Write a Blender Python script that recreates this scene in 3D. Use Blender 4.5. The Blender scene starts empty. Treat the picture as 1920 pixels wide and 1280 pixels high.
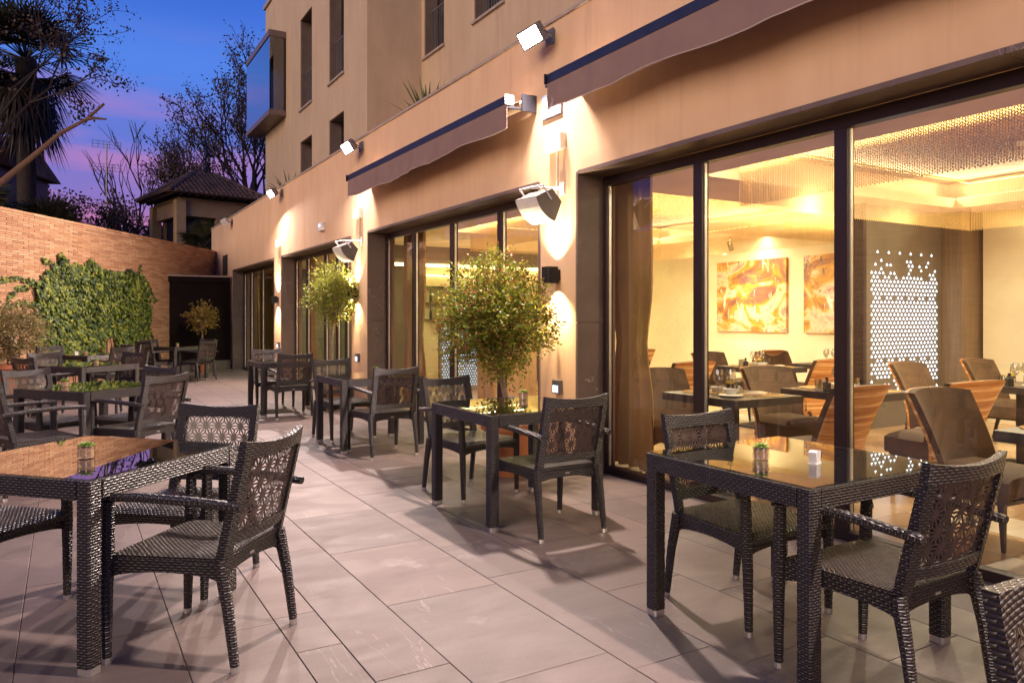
import bpy, math, random
from mathutils import Vector, Matrix, noise
random.seed(7)
R = math.radians
S = bpy.context.scene
COL = S.collection

# ------------------------------------------------------------------ camera, sky, exposure
cam_d = bpy.data.cameras.new('camera'); cam = bpy.data.objects.new('camera', cam_d); COL.objects.link(cam)
cam.location = (0, 0, 1.36); cam.rotation_euler = (R(90), 0, R(-30.55))
cam_d.sensor_width = 36; cam_d.lens = 36 * 1420 / 1920; cam_d.shift_y = -44 / 1920; cam_d.clip_end = 2000; cam_d.clip_start = .05
S.camera = cam
S.view_settings.view_transform = 'Standard'; S.view_settings.look = 'None'; S.view_settings.exposure = 0.65; S.view_settings.gamma = 1
try: S.view_settings.use_curve_mapping = False
except Exception: pass
S.render.engine = 'CYCLES'
cy = S.cycles
cy.use_denoising = True
cy.max_bounces = 8; cy.diffuse_bounces = 4; cy.glossy_bounces = 5; cy.transmission_bounces = 6; cy.transparent_max_bounces = 24
cy.sample_clamp_indirect = 6; cy.caustics_reflective = False; cy.caustics_refractive = False
try: cy.use_light_tree = True
except Exception: pass

W = bpy.data.worlds.new('World'); S.world = W; W.use_nodes = True
def make_world():
    n = W.node_tree.nodes; l = W.node_tree.links; n.clear()
    out = n.new('ShaderNodeOutputWorld'); bg = n.new('ShaderNodeBackground')
    tc = n.new('ShaderNodeTexCoord'); sep = n.new('ShaderNodeSeparateXYZ'); l.new(tc.outputs['Generated'], sep.inputs[0])
    ramp = n.new('ShaderNodeValToRGB'); l.new(sep.outputs['Z'], ramp.inputs[0])
    cr = ramp.color_ramp; cr.interpolation = 'EASE'
    pts = [(0.0, (.13, .07, .19, 1)), (.09, (.17, .09, .28, 1)), (.15, (.155, .12, .37, 1)), (.21, (.085, .125, .43, 1)), (.29, (.058, .15, .52, 1)), (.38, (.030, .098, .43, 1)), (1, (.005, .02, .10, 1))]
    while len(cr.elements) < len(pts): cr.elements.new(.5)
    for e, (p, c) in zip(cr.elements, pts): e.position = p; e.color = c
    mp = n.new('ShaderNodeMapping'); mp.inputs['Scale'].default_value = (1.6, 1.6, 9.0); mp.inputs['Rotation'].default_value = (0.05, 0.08, 0); mp.inputs['Location'].default_value = (1.9, .4, .55)
    l.new(tc.outputs['Generated'], mp.inputs[0])
    nz = n.new('ShaderNodeTexNoise'); nz.inputs['Scale'].default_value = 2.3; nz.inputs['Detail'].default_value = 5; nz.inputs['Roughness'].default_value = .5
    l.new(mp.outputs[0], nz.inputs['Vector'])
    mr = n.new('ShaderNodeMapRange'); mr.inputs['From Min'].default_value = .50; mr.inputs['From Max'].default_value = .74; l.new(nz.outputs[0], mr.inputs[0])
    mask = n.new('ShaderNodeMapRange'); mask.inputs['From Min'].default_value = .34; mask.inputs['From Max'].default_value = .10; l.new(sep.outputs['Z'], mask.inputs[0])
    mul = n.new('ShaderNodeMath'); mul.operation = 'MULTIPLY'; l.new(mr.outputs[0], mul.inputs[0]); l.new(mask.outputs[0], mul.inputs[1])
    mix = n.new('ShaderNodeMix'); mix.data_type = 'RGBA'; mix.inputs[7].default_value = (.42, .15, .30, 1)
    l.new(mul.outputs[0], mix.inputs[0]); l.new(ramp.outputs[0], mix.inputs[6])
    l.new(mix.outputs[2], bg.inputs[0]); bg.inputs[1].default_value = 1.0; l.new(bg.outputs[0], out.inputs[0])
make_world()
# broad, weak, warm sun lamp added to brighten the facade, standing in for afterglow
sd_ = bpy.data.lights.new('sun', 'SUN'); sd_.energy = 2.1; sd_.angle = R(50); sd_.color = (1.0, .74, .46)
sun = bpy.data.objects.new('sun', sd_); COL.objects.link(sun); sun.rotation_euler = Vector((.86, .42, -.17)).to_track_quat('-Z', 'Y').to_euler()

# ------------------------------------------------------------------ mesh helper
class MB:
    def __init__(s): s.v = []; s.f = []; s.uv = {}
    def add(s, vs, fs):
        b = len(s.v); s.v += [tuple(p) for p in vs]; s.f += [tuple(i + b for i in f) for f in fs]; return s
    def box(s, x0, x1, y0, y1, z0, z1):
        return s.add([(x0,y0,z0),(x1,y0,z0),(x1,y1,z0),(x0,y1,z0),(x0,y0,z1),(x1,y0,z1),(x1,y1,z1),(x0,y1,z1)],
                     [(0,3,2,1),(4,5,6,7),(0,1,5,4),(1,2,6,5),(2,3,7,6),(3,0,4,7)])
    def obox(s, c, ax, ay, az):
        c = Vector(c); ax = Vector(ax); ay = Vector(ay); az = Vector(az); p = []
        for k in (-1, 1):
            for j, i in ((-1,-1),(-1,1),(1,1),(1,-1)): p.append(c + ax*i + ay*j + az*k)
        return s.add(p, [(0,3,2,1),(4,5,6,7),(0,1,5,4),(1,2,6,5),(2,3,7,6),(3,0,4,7)])
    def prism(s, pts, z0, z1, top_scale=1.0):
        n = len(pts); cx = sum(p[0] for p in pts)/n; cyy = sum(p[1] for p in pts)/n
        vs = [(x, y, z0) for x, y in pts] + [(cx+(x-cx)*top_scale, cyy+(y-cyy)*top_scale, z1) for x, y in pts]
        fs = [tuple(range(n-1, -1, -1)), tuple(range(n, 2*n))] + [(i, (i+1) % n, n+(i+1) % n, n+i) for i in range(n)]
        return s.add(vs, fs)
    def cbox(s, x0, x1, y0, y1, z0, z1, b=.006):
        pts = [(x0+b,y0),(x1-b,y0),(x1,y0+b),(x1,y1-b),(x1-b,y1),(x0+b,y1),(x0,y1-b),(x0,y0+b)]
        return s.prism(pts, z0, z1)
    def tube(s, pts, rad, n=8, flat=1.0, caps=True, sq=False):
        pts = [Vector(p) for p in pts]
        if not isinstance(rad, (list, tuple)): rad = [rad]*len(pts)
        ref = None; rings = []
        for i, p in enumerate(pts):
            d = (pts[min(i+1, len(pts)-1)] - pts[max(i-1, 0)]).normalized()
            if ref is None:
                ref = Vector((0,0,1)) if abs(d.z) < .9 else Vector((1,0,0))
            u = d.cross(ref).normalized(); w = u.cross(d).normalized(); ref = w
            ring = []
            for k in range(n):
                a = 2*math.pi*(k+.5)/n; ca, sa = math.cos(a), math.sin(a)
                if sq:
                    m = (abs(ca)**4 + abs(sa)**4) ** .25; ca /= m; sa /= m
                ring.append(p + u*ca*rad[i] + w*sa*rad[i]*flat)
            rings.append(ring)
        vs = [q for r in rings for q in r]; fs = []
        for i in range(len(rings)-1):
            for k in range(n):
                a = i*n+k; b = i*n+(k+1) % n; fs.append((a, b, b+n, a+n))
        if caps: fs.append(tuple(range(n-1, -1, -1))); fs.append(tuple(range((len(rings)-1)*n, len(rings)*n)))
        return s.add(vs, fs)
    def lathe(s, prof, n=16, c=(0,0,0), closed=False):
        vs = []; m = len(prof)
        for i in range(n):
            a = 2*math.pi*i/n
            for r, z in prof: vs.append((c[0]+r*math.cos(a), c[1]+r*math.sin(a), c[2]+z))
        fs = []
        for i in range(n):
            j = (i+1) % n
            for k in range(m-1): fs.append((i*m+k, j*m+k, j*m+k+1, i*m+k+1))
        if closed:
            fs.append(tuple(i*m for i in range(n-1, -1, -1))); fs.append(tuple(i*m+m-1 for i in range(n)))
        return s.add(vs, fs)
    def grid(s, fn, nu, nv, th=None):
        """fn(u,v)->point ; th: vector-valued thickness fn or None"""
        top = [Vector(fn(i/nu, j/nv)) for j in range(nv+1) for i in range(nu+1)]
        w = nu+1
        fs = [(j*w+i, j*w+i+1, (j+1)*w+i+1, (j+1)*w+i) for j in range(nv) for i in range(nu)]
        if th is None: return s.add(top, fs)
        t = Vector(th); bot = [p + t for p in top]; N = len(top)
        fs += [(N+d, N+c, N+b, N+a) for a, b, c, d in fs]
        for i in range(nu):
            fs.append((i+1, i, N+i, N+i+1)); a = nv*w+i; fs.append((a, a+1, N+a+1, N+a))
        for j in range(nv):
            a = j*w; fs.append((a, a+w, N+a+w, N+a)); a = j*w+nu; fs.append((a+w, a, N+a, N+a+w))
        return s.add(top+bot, fs)
    def mesh(s, name, m, smooth=False, uv=True, swap=False):
        me = bpy.data.meshes.new(name); me.from_pydata(s.v, [], s.f); me.materials.append(m)
        if uv and len(s.f) < 60000:
            ul = me.uv_layers.new(name='UVMap'); data = [0.0]*(2*len(me.loops)); k = 0
            for f in s.f:
                p = [s.v[i] for i in f]
                nx = ny = nz = 0
                for i in range(len(p)):
                    a = p[i]; b = p[(i+1) % len(p)]
                    nx += (a[1]-b[1])*(a[2]+b[2]); ny += (a[2]-b[2])*(a[0]+b[0]); nz += (a[0]-b[0])*(a[1]+b[1])
                ax, ay, az = abs(nx), abs(ny), abs(nz)
                for q in p:
                    if az >= ax and az >= ay: t = (q[0], q[1])
                    elif ax >= ay: t = (q[1], q[2])
                    else: t = (q[0], q[2])
                    if swap: t = (t[1], t[0])
                    data[k] = t[0]; data[k+1] = t[1]; k += 2
            ul.data.foreach_set('uv', data)
        if smooth:
            me.polygons.foreach_set('use_smooth', [True]*len(me.polygons))
            try: me.set_sharp_from_angle(angle=R(40))
            except Exception: pass
        return me
    def build(s, name, m, parent=None, loc=None, smooth=False, kind=None, swap=False, uv=True, label=None):
        o = bpy.data.objects.new(name, s.mesh(name, m, smooth, uv, swap)); COL.objects.link(o)
        if parent: o.parent = parent
        if loc: o.location = loc
        if kind: o['kind'] = kind
        if label: o['label'] = label
        return o

def inst(name, me, parent=None, loc=(0,0,0), rot=(0,0,0), scale=None):
    o = bpy.data.objects.new(name, me); COL.objects.link(o); o.location = loc; o.rotation_euler = rot
    if scale: o.scale = scale
    if parent: o.parent = parent
    return o
def tag(o, label=None, cat=None, group=None, kind=None):
    if label: o['label'] = label
    if cat: o['category'] = cat
    if group: o['group'] = group
    if kind: o['kind'] = kind
    return o
def thing(name, label, cat, loc=(0,0,0), rz=0, group=None):
    o = bpy.data.objects.new(name, None); COL.objects.link(o); o.empty_display_size = .1
    o.location = loc; o.rotation_euler = (0, 0, R(rz)); return tag(o, label, cat, group)
def dup(root, loc, rz, label, scale=None):
    r = root.copy(); COL.objects.link(r); r.location = loc; r.rotation_euler = (0, 0, R(rz)); r['label'] = label
    if scale: r.scale = scale
    for ch in root.children:
        c = ch.copy(); COL.objects.link(c); c.parent = r
        for g in ch.children:
            d = g.copy(); COL.objects.link(d); d.parent = c
    return r

# ------------------------------------------------------------------ materials
class NT:
    def __init__(s, name):
        s.m = bpy.data.materials.new(name); s.m.use_nodes = True; s.n = s.m.node_tree.nodes; s.l = s.m.node_tree.links
        s.b = s.n.get('Principled BSDF'); s.out = s.n.get('Material Output')
    def node(s, t, ins=None, **kw):
        nd = s.n.new(t)
        for k, v in kw.items(): setattr(nd, k, v)
        for k, v in (ins or {}).items():
            if hasattr(v, 'is_output'): s.l.new(v, nd.inputs[k])
            else: nd.inputs[k].default_value = v
        return nd
    def set(s, k, v):
        if hasattr(v, 'is_output'): s.l.new(v, s.b.inputs[k])
        else: s.b.inputs[k].default_value = v
        return s
    def obj(s): return s.node('ShaderNodeTexCoord').outputs['Object']
    def uv(s): return s.node('ShaderNodeTexCoord').outputs['UV']
    def pos(s): return s.node('ShaderNodeNewGeometry').outputs['Position']
    def map(s, vec, scale): return s.node('ShaderNodeMapping', {'Vector': vec, 'Scale': scale}).outputs[0]
    def noise(s, vec, scale, detail=4, rough=.55, dist=0):
        return s.node('ShaderNodeTexNoise', {'Vector': vec, 'Scale': scale, 'Detail': detail, 'Roughness': rough, 'Distortion': dist}).outputs[0]
    def ramp(s, fac, pts, interp='LINEAR'):
        r = s.node('ShaderNodeValToRGB', {0: fac}); cr = r.color_ramp; cr.interpolation = interp
        while len(cr.elements) < len(pts): cr.elements.new(.5)
        for e, (p, c) in zip(cr.elements, pts): e.position = p; e.color = (*c, 1) if len(c) == 3 else c
        return r.outputs[0]
    def mixc(s, fac, a, b, mode='MIX'):
        nd = s.node('ShaderNodeMix', data_type='RGBA', blend_type=mode)
        for i, v in ((0, fac), (6, a), (7, b)):
            if hasattr(v, 'is_output'): s.l.new(v, nd.inputs[i])
            else: nd.inputs[i].default_value = (*v, 1) if isinstance(v, tuple) and len(v) == 3 else v
        return nd.outputs[2]
    def math(s, op, a, b=0.0, c=None):
        d = {0: a, 1: b}
        if c is not None: d[2] = c
        return s.node('ShaderNodeMath', d, operation=op).outputs[0]
    def bump(s, h, strength=.3, dist=.01):
        s.l.new(s.node('ShaderNodeBump', {'Height': h, 'Strength': strength, 'Distance': dist}).outputs[0], s.b.inputs['Normal']); return s

def c3(*c): return (*c, 1)
def plain(name, col, rough=.5, metal=0.0, var=.12, nscale=8, bump=0.0, spec=None):
    t = NT(name); o = t.obj(); nz = t.noise(o, nscale)
    lo = tuple(x*(1-var) for x in col); hi = tuple(min(1, x*(1+var)) for x in col)
    t.set('Base Color', t.ramp(nz, [(.3, lo), (.7, hi)])); t.set('Roughness', rough); t.set('Metallic', metal)
    if spec is not None: t.set('Specular IOR Level', spec)
    if bump: t.bump(t.noise(o, nscale*6), bump, .005)
    return t.m
def emis(name, col, strength):
    t = NT(name); t.set('Base Color', c3(0,0,0)); t.set('Emission Color', c3(*col)); t.set('Emission Strength', strength)
    try: t.m.cycles.emission_sampling = 'AUTO'
    except Exception: pass
    return t.m

def mk_stucco(name, a, b):
    t = NT(name); p = t.pos()
    st = t.noise(t.map(p, (1, 1, .3)), 3.2, 6, .65); bl = t.noise(p, .7, 4)
    fine = t.noise(p, 120, 3)
    c = t.ramp(st, [(.3, a), (.7, b)]); c = t.mixc(t.math('MULTIPLY', bl, .45), c, tuple(x*.72 for x in a))
    dr = t.node('ShaderNodeMapRange', {0: t.noise(t.map(p, (1, 4.5, .22)), 1.6, 5, .7), 1: .56, 2: .72}).outputs[0]
    c = t.mixc(t.math('MULTIPLY', dr, .28), c, tuple(x*.55 for x in a))
    t.set('Base Color', c); t.set('Roughness', .85)
    t.bump(t.math('ADD', t.math('MULTIPLY', st, .6), t.math('MULTIPLY', fine, .25)), .35, .006); return t.m
M = {}
M['stucco'] = mk_stucco('stucco_peach', (.68, .44, .26), (.78, .54, .34))
M['stucco_up'] = mk_stucco('stucco_cream', (.50, .365, .24), (.60, .45, .30))
M['coping'] = plain('coping_stone', (.36, .29, .24), .7, bump=.2)

def mk_stone():
    t = NT('cladding_stone'); o = t.pos()
    n1 = t.noise(o, 3, 6, .65); vein = t.noise(t.map(o, (1, 1, 1)), 1.6, 4, .55, .4)
    v = t.math('ABSOLUTE', t.math('SUBTRACT', vein, .5)); v = t.math('LESS_THAN', v, .0018)
    c = t.ramp(n1, [(.3, (.12, .082, .066)), (.7, (.18, .128, .105))]); msk = t.math('MULTIPLY', v, t.math('GREATER_THAN', t.noise(o, 1.4), .55))
    c = t.mixc(msk, c, (.34, .27, .24)); t.set('Base Color', c); t.set('Roughness', .42); t.bump(t.noise(o, 60), .06, .004); return t.m
M['stone'] = mk_stone()
M['frame'] = plain('window_frame_metal', (.036, .022, .022), .38, .35, .06)
M['black'] = plain('black_metal', (.012, .012, .014), .45, .2)
M['steel'] = plain('brushed_metal', (.62, .60, .58), .32, .85)
M['awnbar'] = plain('awning_bar_metal', (.045, .045, .06), .35, .5)
M['white'] = plain('white_plastic', (.72, .70, .68), .45)
M['grey'] = plain('grey_metal', (.17, .16, .16), .45, .3)

def mk_glass(name, tint, k, ior=1.6, rough=.0, wave=True):
    t = NT(name); t.n.remove(t.b)
    tr = t.node('ShaderNodeBsdfTransparent', {'Color': c3(*tint)})
    gl = t.node('ShaderNodeBsdfGlossy', {'Color': c3(1, 1, 1), 'Roughness': rough})
    if wave:
        b = t.node('ShaderNodeBump', {'Height': t.noise(t.pos(), .9, 1), 'Strength': .12, 'Distance': .02}); t.l.new(b.outputs[0], gl.inputs['Normal'])
    g = t.node('ShaderNodeNewGeometry'); dt = t.node('ShaderNodeVectorMath', {0: g.outputs['Normal'], 1: g.outputs['Incoming']}, operation='DOT_PRODUCT').outputs['Value']
    sch = t.math('POWER', t.math('SUBTRACT', 1.0, t.math('ABSOLUTE', dt)), 5.0)
    f = t.math('MINIMUM', t.math('ADD', t.math('MULTIPLY', sch, 1-k), k), 1.0)
    mx = t.node('ShaderNodeMixShader', {0: f, 1: tr.outputs[0], 2: gl.outputs[0]}); t.l.new(mx.outputs[0], t.out.inputs[0]); return t.m
M['glass'] = mk_glass('window_glass', (.94, .95, .93), .10)
M['glassware'] = mk_glass('drinking_glass', (.80, .80, .76), .26, 1.5, wave=False)
M['tableglass'] = mk_glass('table_glass', (.60, .62, .60), .19, 1.55, .006, wave=False)
M['jar'] = mk_glass('jar_glass', (.90, .84, .78), .10, 1.5, .06, wave=False)
M['upglass'] = mk_glass('upper_glass', (.28, .30, .34), .40, 1.6, wave=False)

def mk_slab():
    t = NT('paving_stone'); p = t.pos(); ri = t.node('ShaderNodeObjectInfo').outputs['Random']
    off = t.node('ShaderNodeCombineXYZ', {0: t.math('MULTIPLY', ri, 37.0), 1: t.math('MULTIPLY', ri, 19.0), 2: 0.0}).outputs[0]
    q = t.node('ShaderNodeVectorMath', {0: p, 1: off}, operation='ADD').outputs[0]
    big = t.noise(t.map(q, (1, 2.2, 1)), 2.0, 6, .62, .6); fine = t.noise(q, 130, 3, .75); med = t.noise(t.map(q, (3, 16, 1)), 1.6, 5, .7, .5)
    base = t.ramp(t.math('FRACT', t.math('MULTIPLY', ri, 7.13)), [(0, (.128, .096, .083)), (.35, (.160, .117, .103)), (.7, (.190, .130, .112)), (1, (.148, .118, .105))])
    c = t.mixc(t.math('MULTIPLY', big, .55), base, (.105, .085, .082)); c = t.mixc(t.math('MULTIPLY', t.math('SUBTRACT', med, .35), .5), c, (.235, .187, .182))
    c = t.mixc(t.node('ShaderNodeMapRange', {0: fine, 1: .45, 2: .7, 3: 0.0, 4: .55}).outputs[0], c, (.085, .066, .058))
    vn = t.noise(t.map(q, (3.0, .35, 1)), .9, 5, .62, .25); v = t.math('ABSOLUTE', t.math('SUBTRACT', vn, .5))
    v = t.node('ShaderNodeMapRange', {0: v, 1: .0, 2: .004, 3: 1.0, 4: .0}).outputs[0]
    gate = t.node('ShaderNodeMapRange', {0: t.noise(q, 1.1, 2), 1: .52, 2: .62}).outputs[0]
    c = t.mixc(t.math('MULTIPLY', t.math('MULTIPLY', v, gate), .28), c, (.48, .42, .39))
    stain = t.node('ShaderNodeMapRange', {0: t.noise(p, .8, 6, .7), 1: .60, 2: .68}).outputs[0]
    c = t.mixc(t.math('MULTIPLY', stain, .30), c, (.40, .35, .34))
    t.set('Base Color', c); t.set('Roughness', t.ramp(big, [(.3, (.5, .5, .5)), (.7, (.68, .68, .68))]))
    t.bump(t.math('ADD', t.math('MULTIPLY', fine, .4), big), .25, .004); return t.m
M['slab'] = mk_slab()
M['grout'] = plain('joint_mortar', (.06, .048, .044), .9)
M['ground'] = plain('bare_ground', (.06, .055, .045), .95, nscale=1.5)

def mk_brick():
    t = NT('thin_brick'); g = t.node('ShaderNodeNewGeometry'); ri = t.node('ShaderNodeObjectInfo').outputs['Random']
    r = t.math('FRACT', t.math('ADD', g.outputs['Random Per Island'], ri))
    c = t.ramp(r, [(0, (.36, .175, .085)), (.3, (.52, .27, .13)), (.6, (.60, .34, .175)), (.85, (.68, .43, .24)), (1, (.44, .23, .12))])
    c = t.mixc(t.math('MULTIPLY', t.noise(g.outputs['Position'], .6, 4), .5), c, (.33, .19, .12))
    c = t.mixc(t.math('MULTIPLY', t.noise(g.outputs['Position'], 40, 3), .35), c, (.25, .14, .09))
    t.set('Base Color', c); t.set('Roughness', .85); t.bump(t.noise(g.outputs['Position'], 80), .35, .004); return t.m
M['brick'] = mk_brick()
M['mortar'] = plain('wall_mortar', (.12, .085, .062), .95, nscale=20)

def mk_wicker(name, w, h, a, b, bs=1.0, dist=.006):
    t = NT(name); sp = t.node('ShaderNodeSeparateXYZ', {0: t.uv()})
    vv = t.math('DIVIDE', sp.outputs[1], h); row = t.math('FLOOR', vv); cv = t.math('FRACT', vv)
    uu = t.math('ADD', t.math('DIVIDE', sp.outputs[0], w), t.math('MULTIPLY', t.math('FLOORED_MODULO', row, 2.0), .5)); cu = t.math('FRACT', uu)
    su = t.math('POWER', t.math('SINE', t.math('MULTIPLY', cu, 3.14159)), .55); sv = t.math('POWER', t.math('SINE', t.math('MULTIPLY', cv, 3.14159)), .6)
    hgt = t.math('MULTIPLY', su, sv)
    wn = t.node('ShaderNodeTexWhiteNoise', {'Vector': t.node('ShaderNodeCombineXYZ', {0: t.math('FLOOR', uu), 1: row, 2: 0.0}).outputs[0]}).outputs[0]
    c = t.mixc(wn, a, b); c = t.mixc(t.math('LESS_THAN', hgt, .33), c, (.006, .005, .005))
    c = t.mixc(t.math('MULTIPLY', t.noise(t.obj(), 9, 3), .45), c, tuple(x*.6 for x in a))
    t.set('Base Color', c); t.set('Roughness', t.math('ADD', t.math('MULTIPLY', wn, .15), .33)); t.set('Specular IOR Level', .6)
    t.bump(hgt, bs, dist); return t.m
M['wicker'] = mk_wicker('wicker_weave', .030, .0105, (.036, .026, .024), (.021, .016, .016))
M['wickerseat'] = mk_wicker('wicker_seat_weave', .021, .0115, (.042, .030, .027), (.026, .019, .018), 1.0, .007)
M['wickerflat'] = plain('wicker_strand', (.062, .043, .037), .34, 0, .2, 30)
M['terra'] = plain('terracotta', (.52, .19, .075), .75, nscale=6, var=.2, bump=.15)
M['soil'] = plain('pebbled_soil', (.22, .19, .16), .9, nscale=60, var=.5, bump=.6)
M['bark'] = plain('pale_bark', (.26, .19, .13), .85, nscale=25, var=.3, bump=.4)
M['darkbark'] = plain('dark_bark', (.028, .018, .013), .9, nscale=12, var=.35, bump=.4)

def mk_leaf(name, pts, nscale=5, trans=.35, rough=.5, mixn=.4):
    t = NT(name); g = t.node('ShaderNodeNewGeometry'); nz = t.noise(t.obj(), nscale, 3)
    f = t.math('ADD', t.math('MULTIPLY', g.outputs['Random Per Island'], 1-mixn), t.math('MULTIPLY', nz, mixn))
    c = t.ramp(f, pts); t.set('Base Color', c); t.set('Roughness', rough)
    tl = t.node('ShaderNodeBsdfTranslucent', {'Color': c}); mx = t.node('ShaderNodeMixShader', {0: trans, 1: t.b.outputs[0], 2: tl.outputs[0]})
    t.l.new(mx.outputs[0], t.out.inputs[0]); return t.m
M['leaf_box'] = mk_leaf('potted_tree_leaf', [(.22, (.34, .09, .03)), (.34, (.20, .15, .025)), (.44, (.11, .17, .015)), (.62, (.20, .26, .02)), (.82, (.42, .42, .05))], 6)
M['leaf_box2'] = mk_leaf('potted_tree_leaf_pale', [(.2, (.26, .18, .05)), (.4, (.20, .25, .04)), (.65, (.32, .36, .05)), (.9, (.50, .48, .10))], 6)
M['leaf_dry'] = mk_leaf('small_tree_leaf', [(.2, (.22, .13, .03)), (.5, (.34, .24, .05)), (.85, (.50, .34, .08))], 6)
M['leaf_olive'] = mk_leaf('bushy_tree_leaf', [(.2, (.16, .12, .05)), (.5, (.26, .22, .08)), (.85, (.42, .34, .16))], 6)
M['ivy'] = mk_leaf('ivy_leaf', [(.15, (.012, .03, .01)), (.38, (.04, .085, .015)), (.6, (.14, .19, .025)), (.78, (.26, .29, .03)), (.95, (.45, .40, .05))], 2.2, .2)  # darkest and yellowest stops paint shaded gaps and highlights into the leaves
M['yucca'] = mk_leaf('yucca_leaf', [(.2, (.08, .12, .04)), (.8, (.16, .22, .08))], 4, .2)
M['succ'] = mk_leaf('succulent_leaf', [(.2, (.22, .34, .06)), (.8, (.42, .52, .13))], 20, .25)
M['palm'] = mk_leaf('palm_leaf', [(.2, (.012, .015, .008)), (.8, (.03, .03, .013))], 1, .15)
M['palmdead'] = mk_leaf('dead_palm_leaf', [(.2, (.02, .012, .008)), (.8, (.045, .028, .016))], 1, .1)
M['fanpalm'] = mk_leaf('fan_palm_leaf', [(.2, (.035, .04, .015)), (.8, (.09, .08, .03))], 1, .15)
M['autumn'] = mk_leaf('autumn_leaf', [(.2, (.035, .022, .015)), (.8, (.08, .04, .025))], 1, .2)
M['fabric'] = plain('awning_fabric', (.24, .155, .135), .9, nscale=3, var=.1, bump=.1)
M['rooftile'] = plain('clay_roof_tile', (.16, .09, .06), .85, nscale=2, var=.4, bump=.3)
M['plasterlit'] = plain('lamplit_plaster', (.46, .30, .14), .85, nscale=1.5)  # colour lightened to stand in for lamp light on the pavilion
M['shutter'] = plain('shutter_slat', (.016, .010, .008), .9, 0, spec=.1)
M['darkwood'] = plain('dark_table_wood', (.055, .040, .034), .4, nscale=10, var=.25)
def mk_velvet():
    t = NT('brown_velvet'); nz = t.noise(t.obj(), 5, 4, .6, .6); t.set('Base Color', t.ramp(nz, [(.3, (.042, .020, .008)), (.7, (.11, .055, .022))]))
    t.set('Roughness', .8); t.set('Sheen Weight', .12); t.set('Sheen Tint', c3(.9, .65, .4)); return t.m
M['velvet'] = mk_velvet()
def mk_zebra():
    t = NT('striped_wood_veneer'); o = t.obj(); v = t.map(o, (.5, .5, 1)); nz = t.noise(t.map(o, (1.2, 1.2, 34)), 1.4, 4, .6, .25)
    c = t.ramp(nz, [(.33, (.36, .13, .03)), (.46, (.52, .22, .055)), (.55, (.60, .29, .09)), (.63, (.78, .52, .26))])
    t.set('Base Color', c); t.set('Roughness', .4); return t.m
M['zebra'] = mk_zebra()
def mk_wood(name, a, b, rough=.5):
    t = NT(name); nz = t.noise(t.map(t.obj(), (16, 16, .7)), 2, 5, .6, .3); t.set('Base Color', t.ramp(nz, [(.3, a), (.7, b)])); t.set('Roughness', rough); return t.m
M['pierwood'] = mk_wood('pier_wood', (.13, .085, .05), (.22, .145, .085))
M['hostwood'] = mk_wood('desk_wood', (.42, .24, .11), (.55, .34, .17))
M['cream'] = plain('cream_wall', (.80, .70, .50), .8, nscale=1)
M['ceil'] = plain('ceiling_paint', (.76, .60, .43), .8, nscale=1)
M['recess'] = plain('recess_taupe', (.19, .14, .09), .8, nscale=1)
M['taupe'] = plain('taupe_panel', (.15, .125, .10), .6, nscale=2)
M['itile'] = NT('marble_floor_tile')
def mk_itile():
    t = M['itile']; p = t.pos(); ri = t.node('ShaderNodeObjectInfo').outputs['Random']; g = t.node('ShaderNodeNewGeometry').outputs['Random Per Island']
    r = t.math('FRACT', t.math('ADD', ri, g)); c = t.ramp(r, [(0, (.50, .31, .16)), (.3, (.58, .38, .21)), (.62, (.46, .29, .16)), (.80, (.55, .36, .2)), (.82, (.85, .78, .66))], 'CONSTANT')
    c = t.mixc(t.math('MULTIPLY', t.noise(t.map(p, (1, 6, 1)), 2, 5, .6, .8), .4), c, (.38, .24, .13)); t.set('Base Color', c); t.set('Roughness', .18); return t.m
M['itile'] = mk_itile()
M['chain'] = plain('brass_chain', (.78, .52, .20), .36, .45)
M['curtain'] = plain('brown_curtain', (.30, .17, .065), .85, nscale=3)
M['china'] = plain('white_china', (.78, .75, .68), .25, var=.03)
M['linen'] = plain('beige_napkin', (.68, .55, .40), .9)
M['straw'] = plain('straw_placemat', (.52, .32, .12), .85, nscale=60, var=.5, bump=.8)
M['oil'] = plain('olive_oil', (.60, .46, .02), .15)
M['label'] = plain('black_label', (.015, .013, .012), .5)
M['gold'] = plain('gold_cap', (.65, .45, .08), .3, .8)
M['cutlery'] = plain('cutlery_steel', (.7, .68, .64), .2, 1.0)
M['led'] = emis('led_white', (.85, .93, 1.0), 2.6)
M['ledblue'] = emis('marker_led', (.55, .72, 1.0), 3.0)
M['lens'] = emis('flood_lens', (1.0, .93, .97), 26)
M['cove'] = emis('cove_led', (1.0, .78, .32), 5)
M['covegreen'] = emis('bar_cove_led', (1.0, .86, .32), 4)
M['screen'] = emis('tablet_screen', (.16, .34, .62), 1.0)
M['blueseat'] = plain('blue_cloth', (.02, .13, .20), .8)

def area(name, loc, direction, sx, sy, power, col, parent=None, spread=180):
    d = bpy.data.lights.new(name, 'AREA'); d.shape = 'RECTANGLE'; d.size = sx; d.size_y = sy; d.energy = power; d.color = col; d.spread = R(spread)
    o = bpy.data.objects.new(name, d); COL.objects.link(o); o.location = loc
    o.rotation_euler = Vector(direction).to_track_quat('-Z', 'Y').to_euler()
    if parent: o.parent = parent
    return o
def spot(name, loc, direction, power, col, angle, blend=.6, rad=.03, parent=None):
    d = bpy.data.lights.new(name, 'SPOT'); d.energy = power; d.color = col; d.spot_size = R(angle); d.spot_blend = blend; d.shadow_soft_size = rad
    o = bpy.data.objects.new(name, d); COL.objects.link(o); o.location = loc
    o.rotation_euler = Vector(direction).to_track_quat('-Z', 'Y').to_euler()
    if parent: o.parent = parent
    return o

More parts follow.
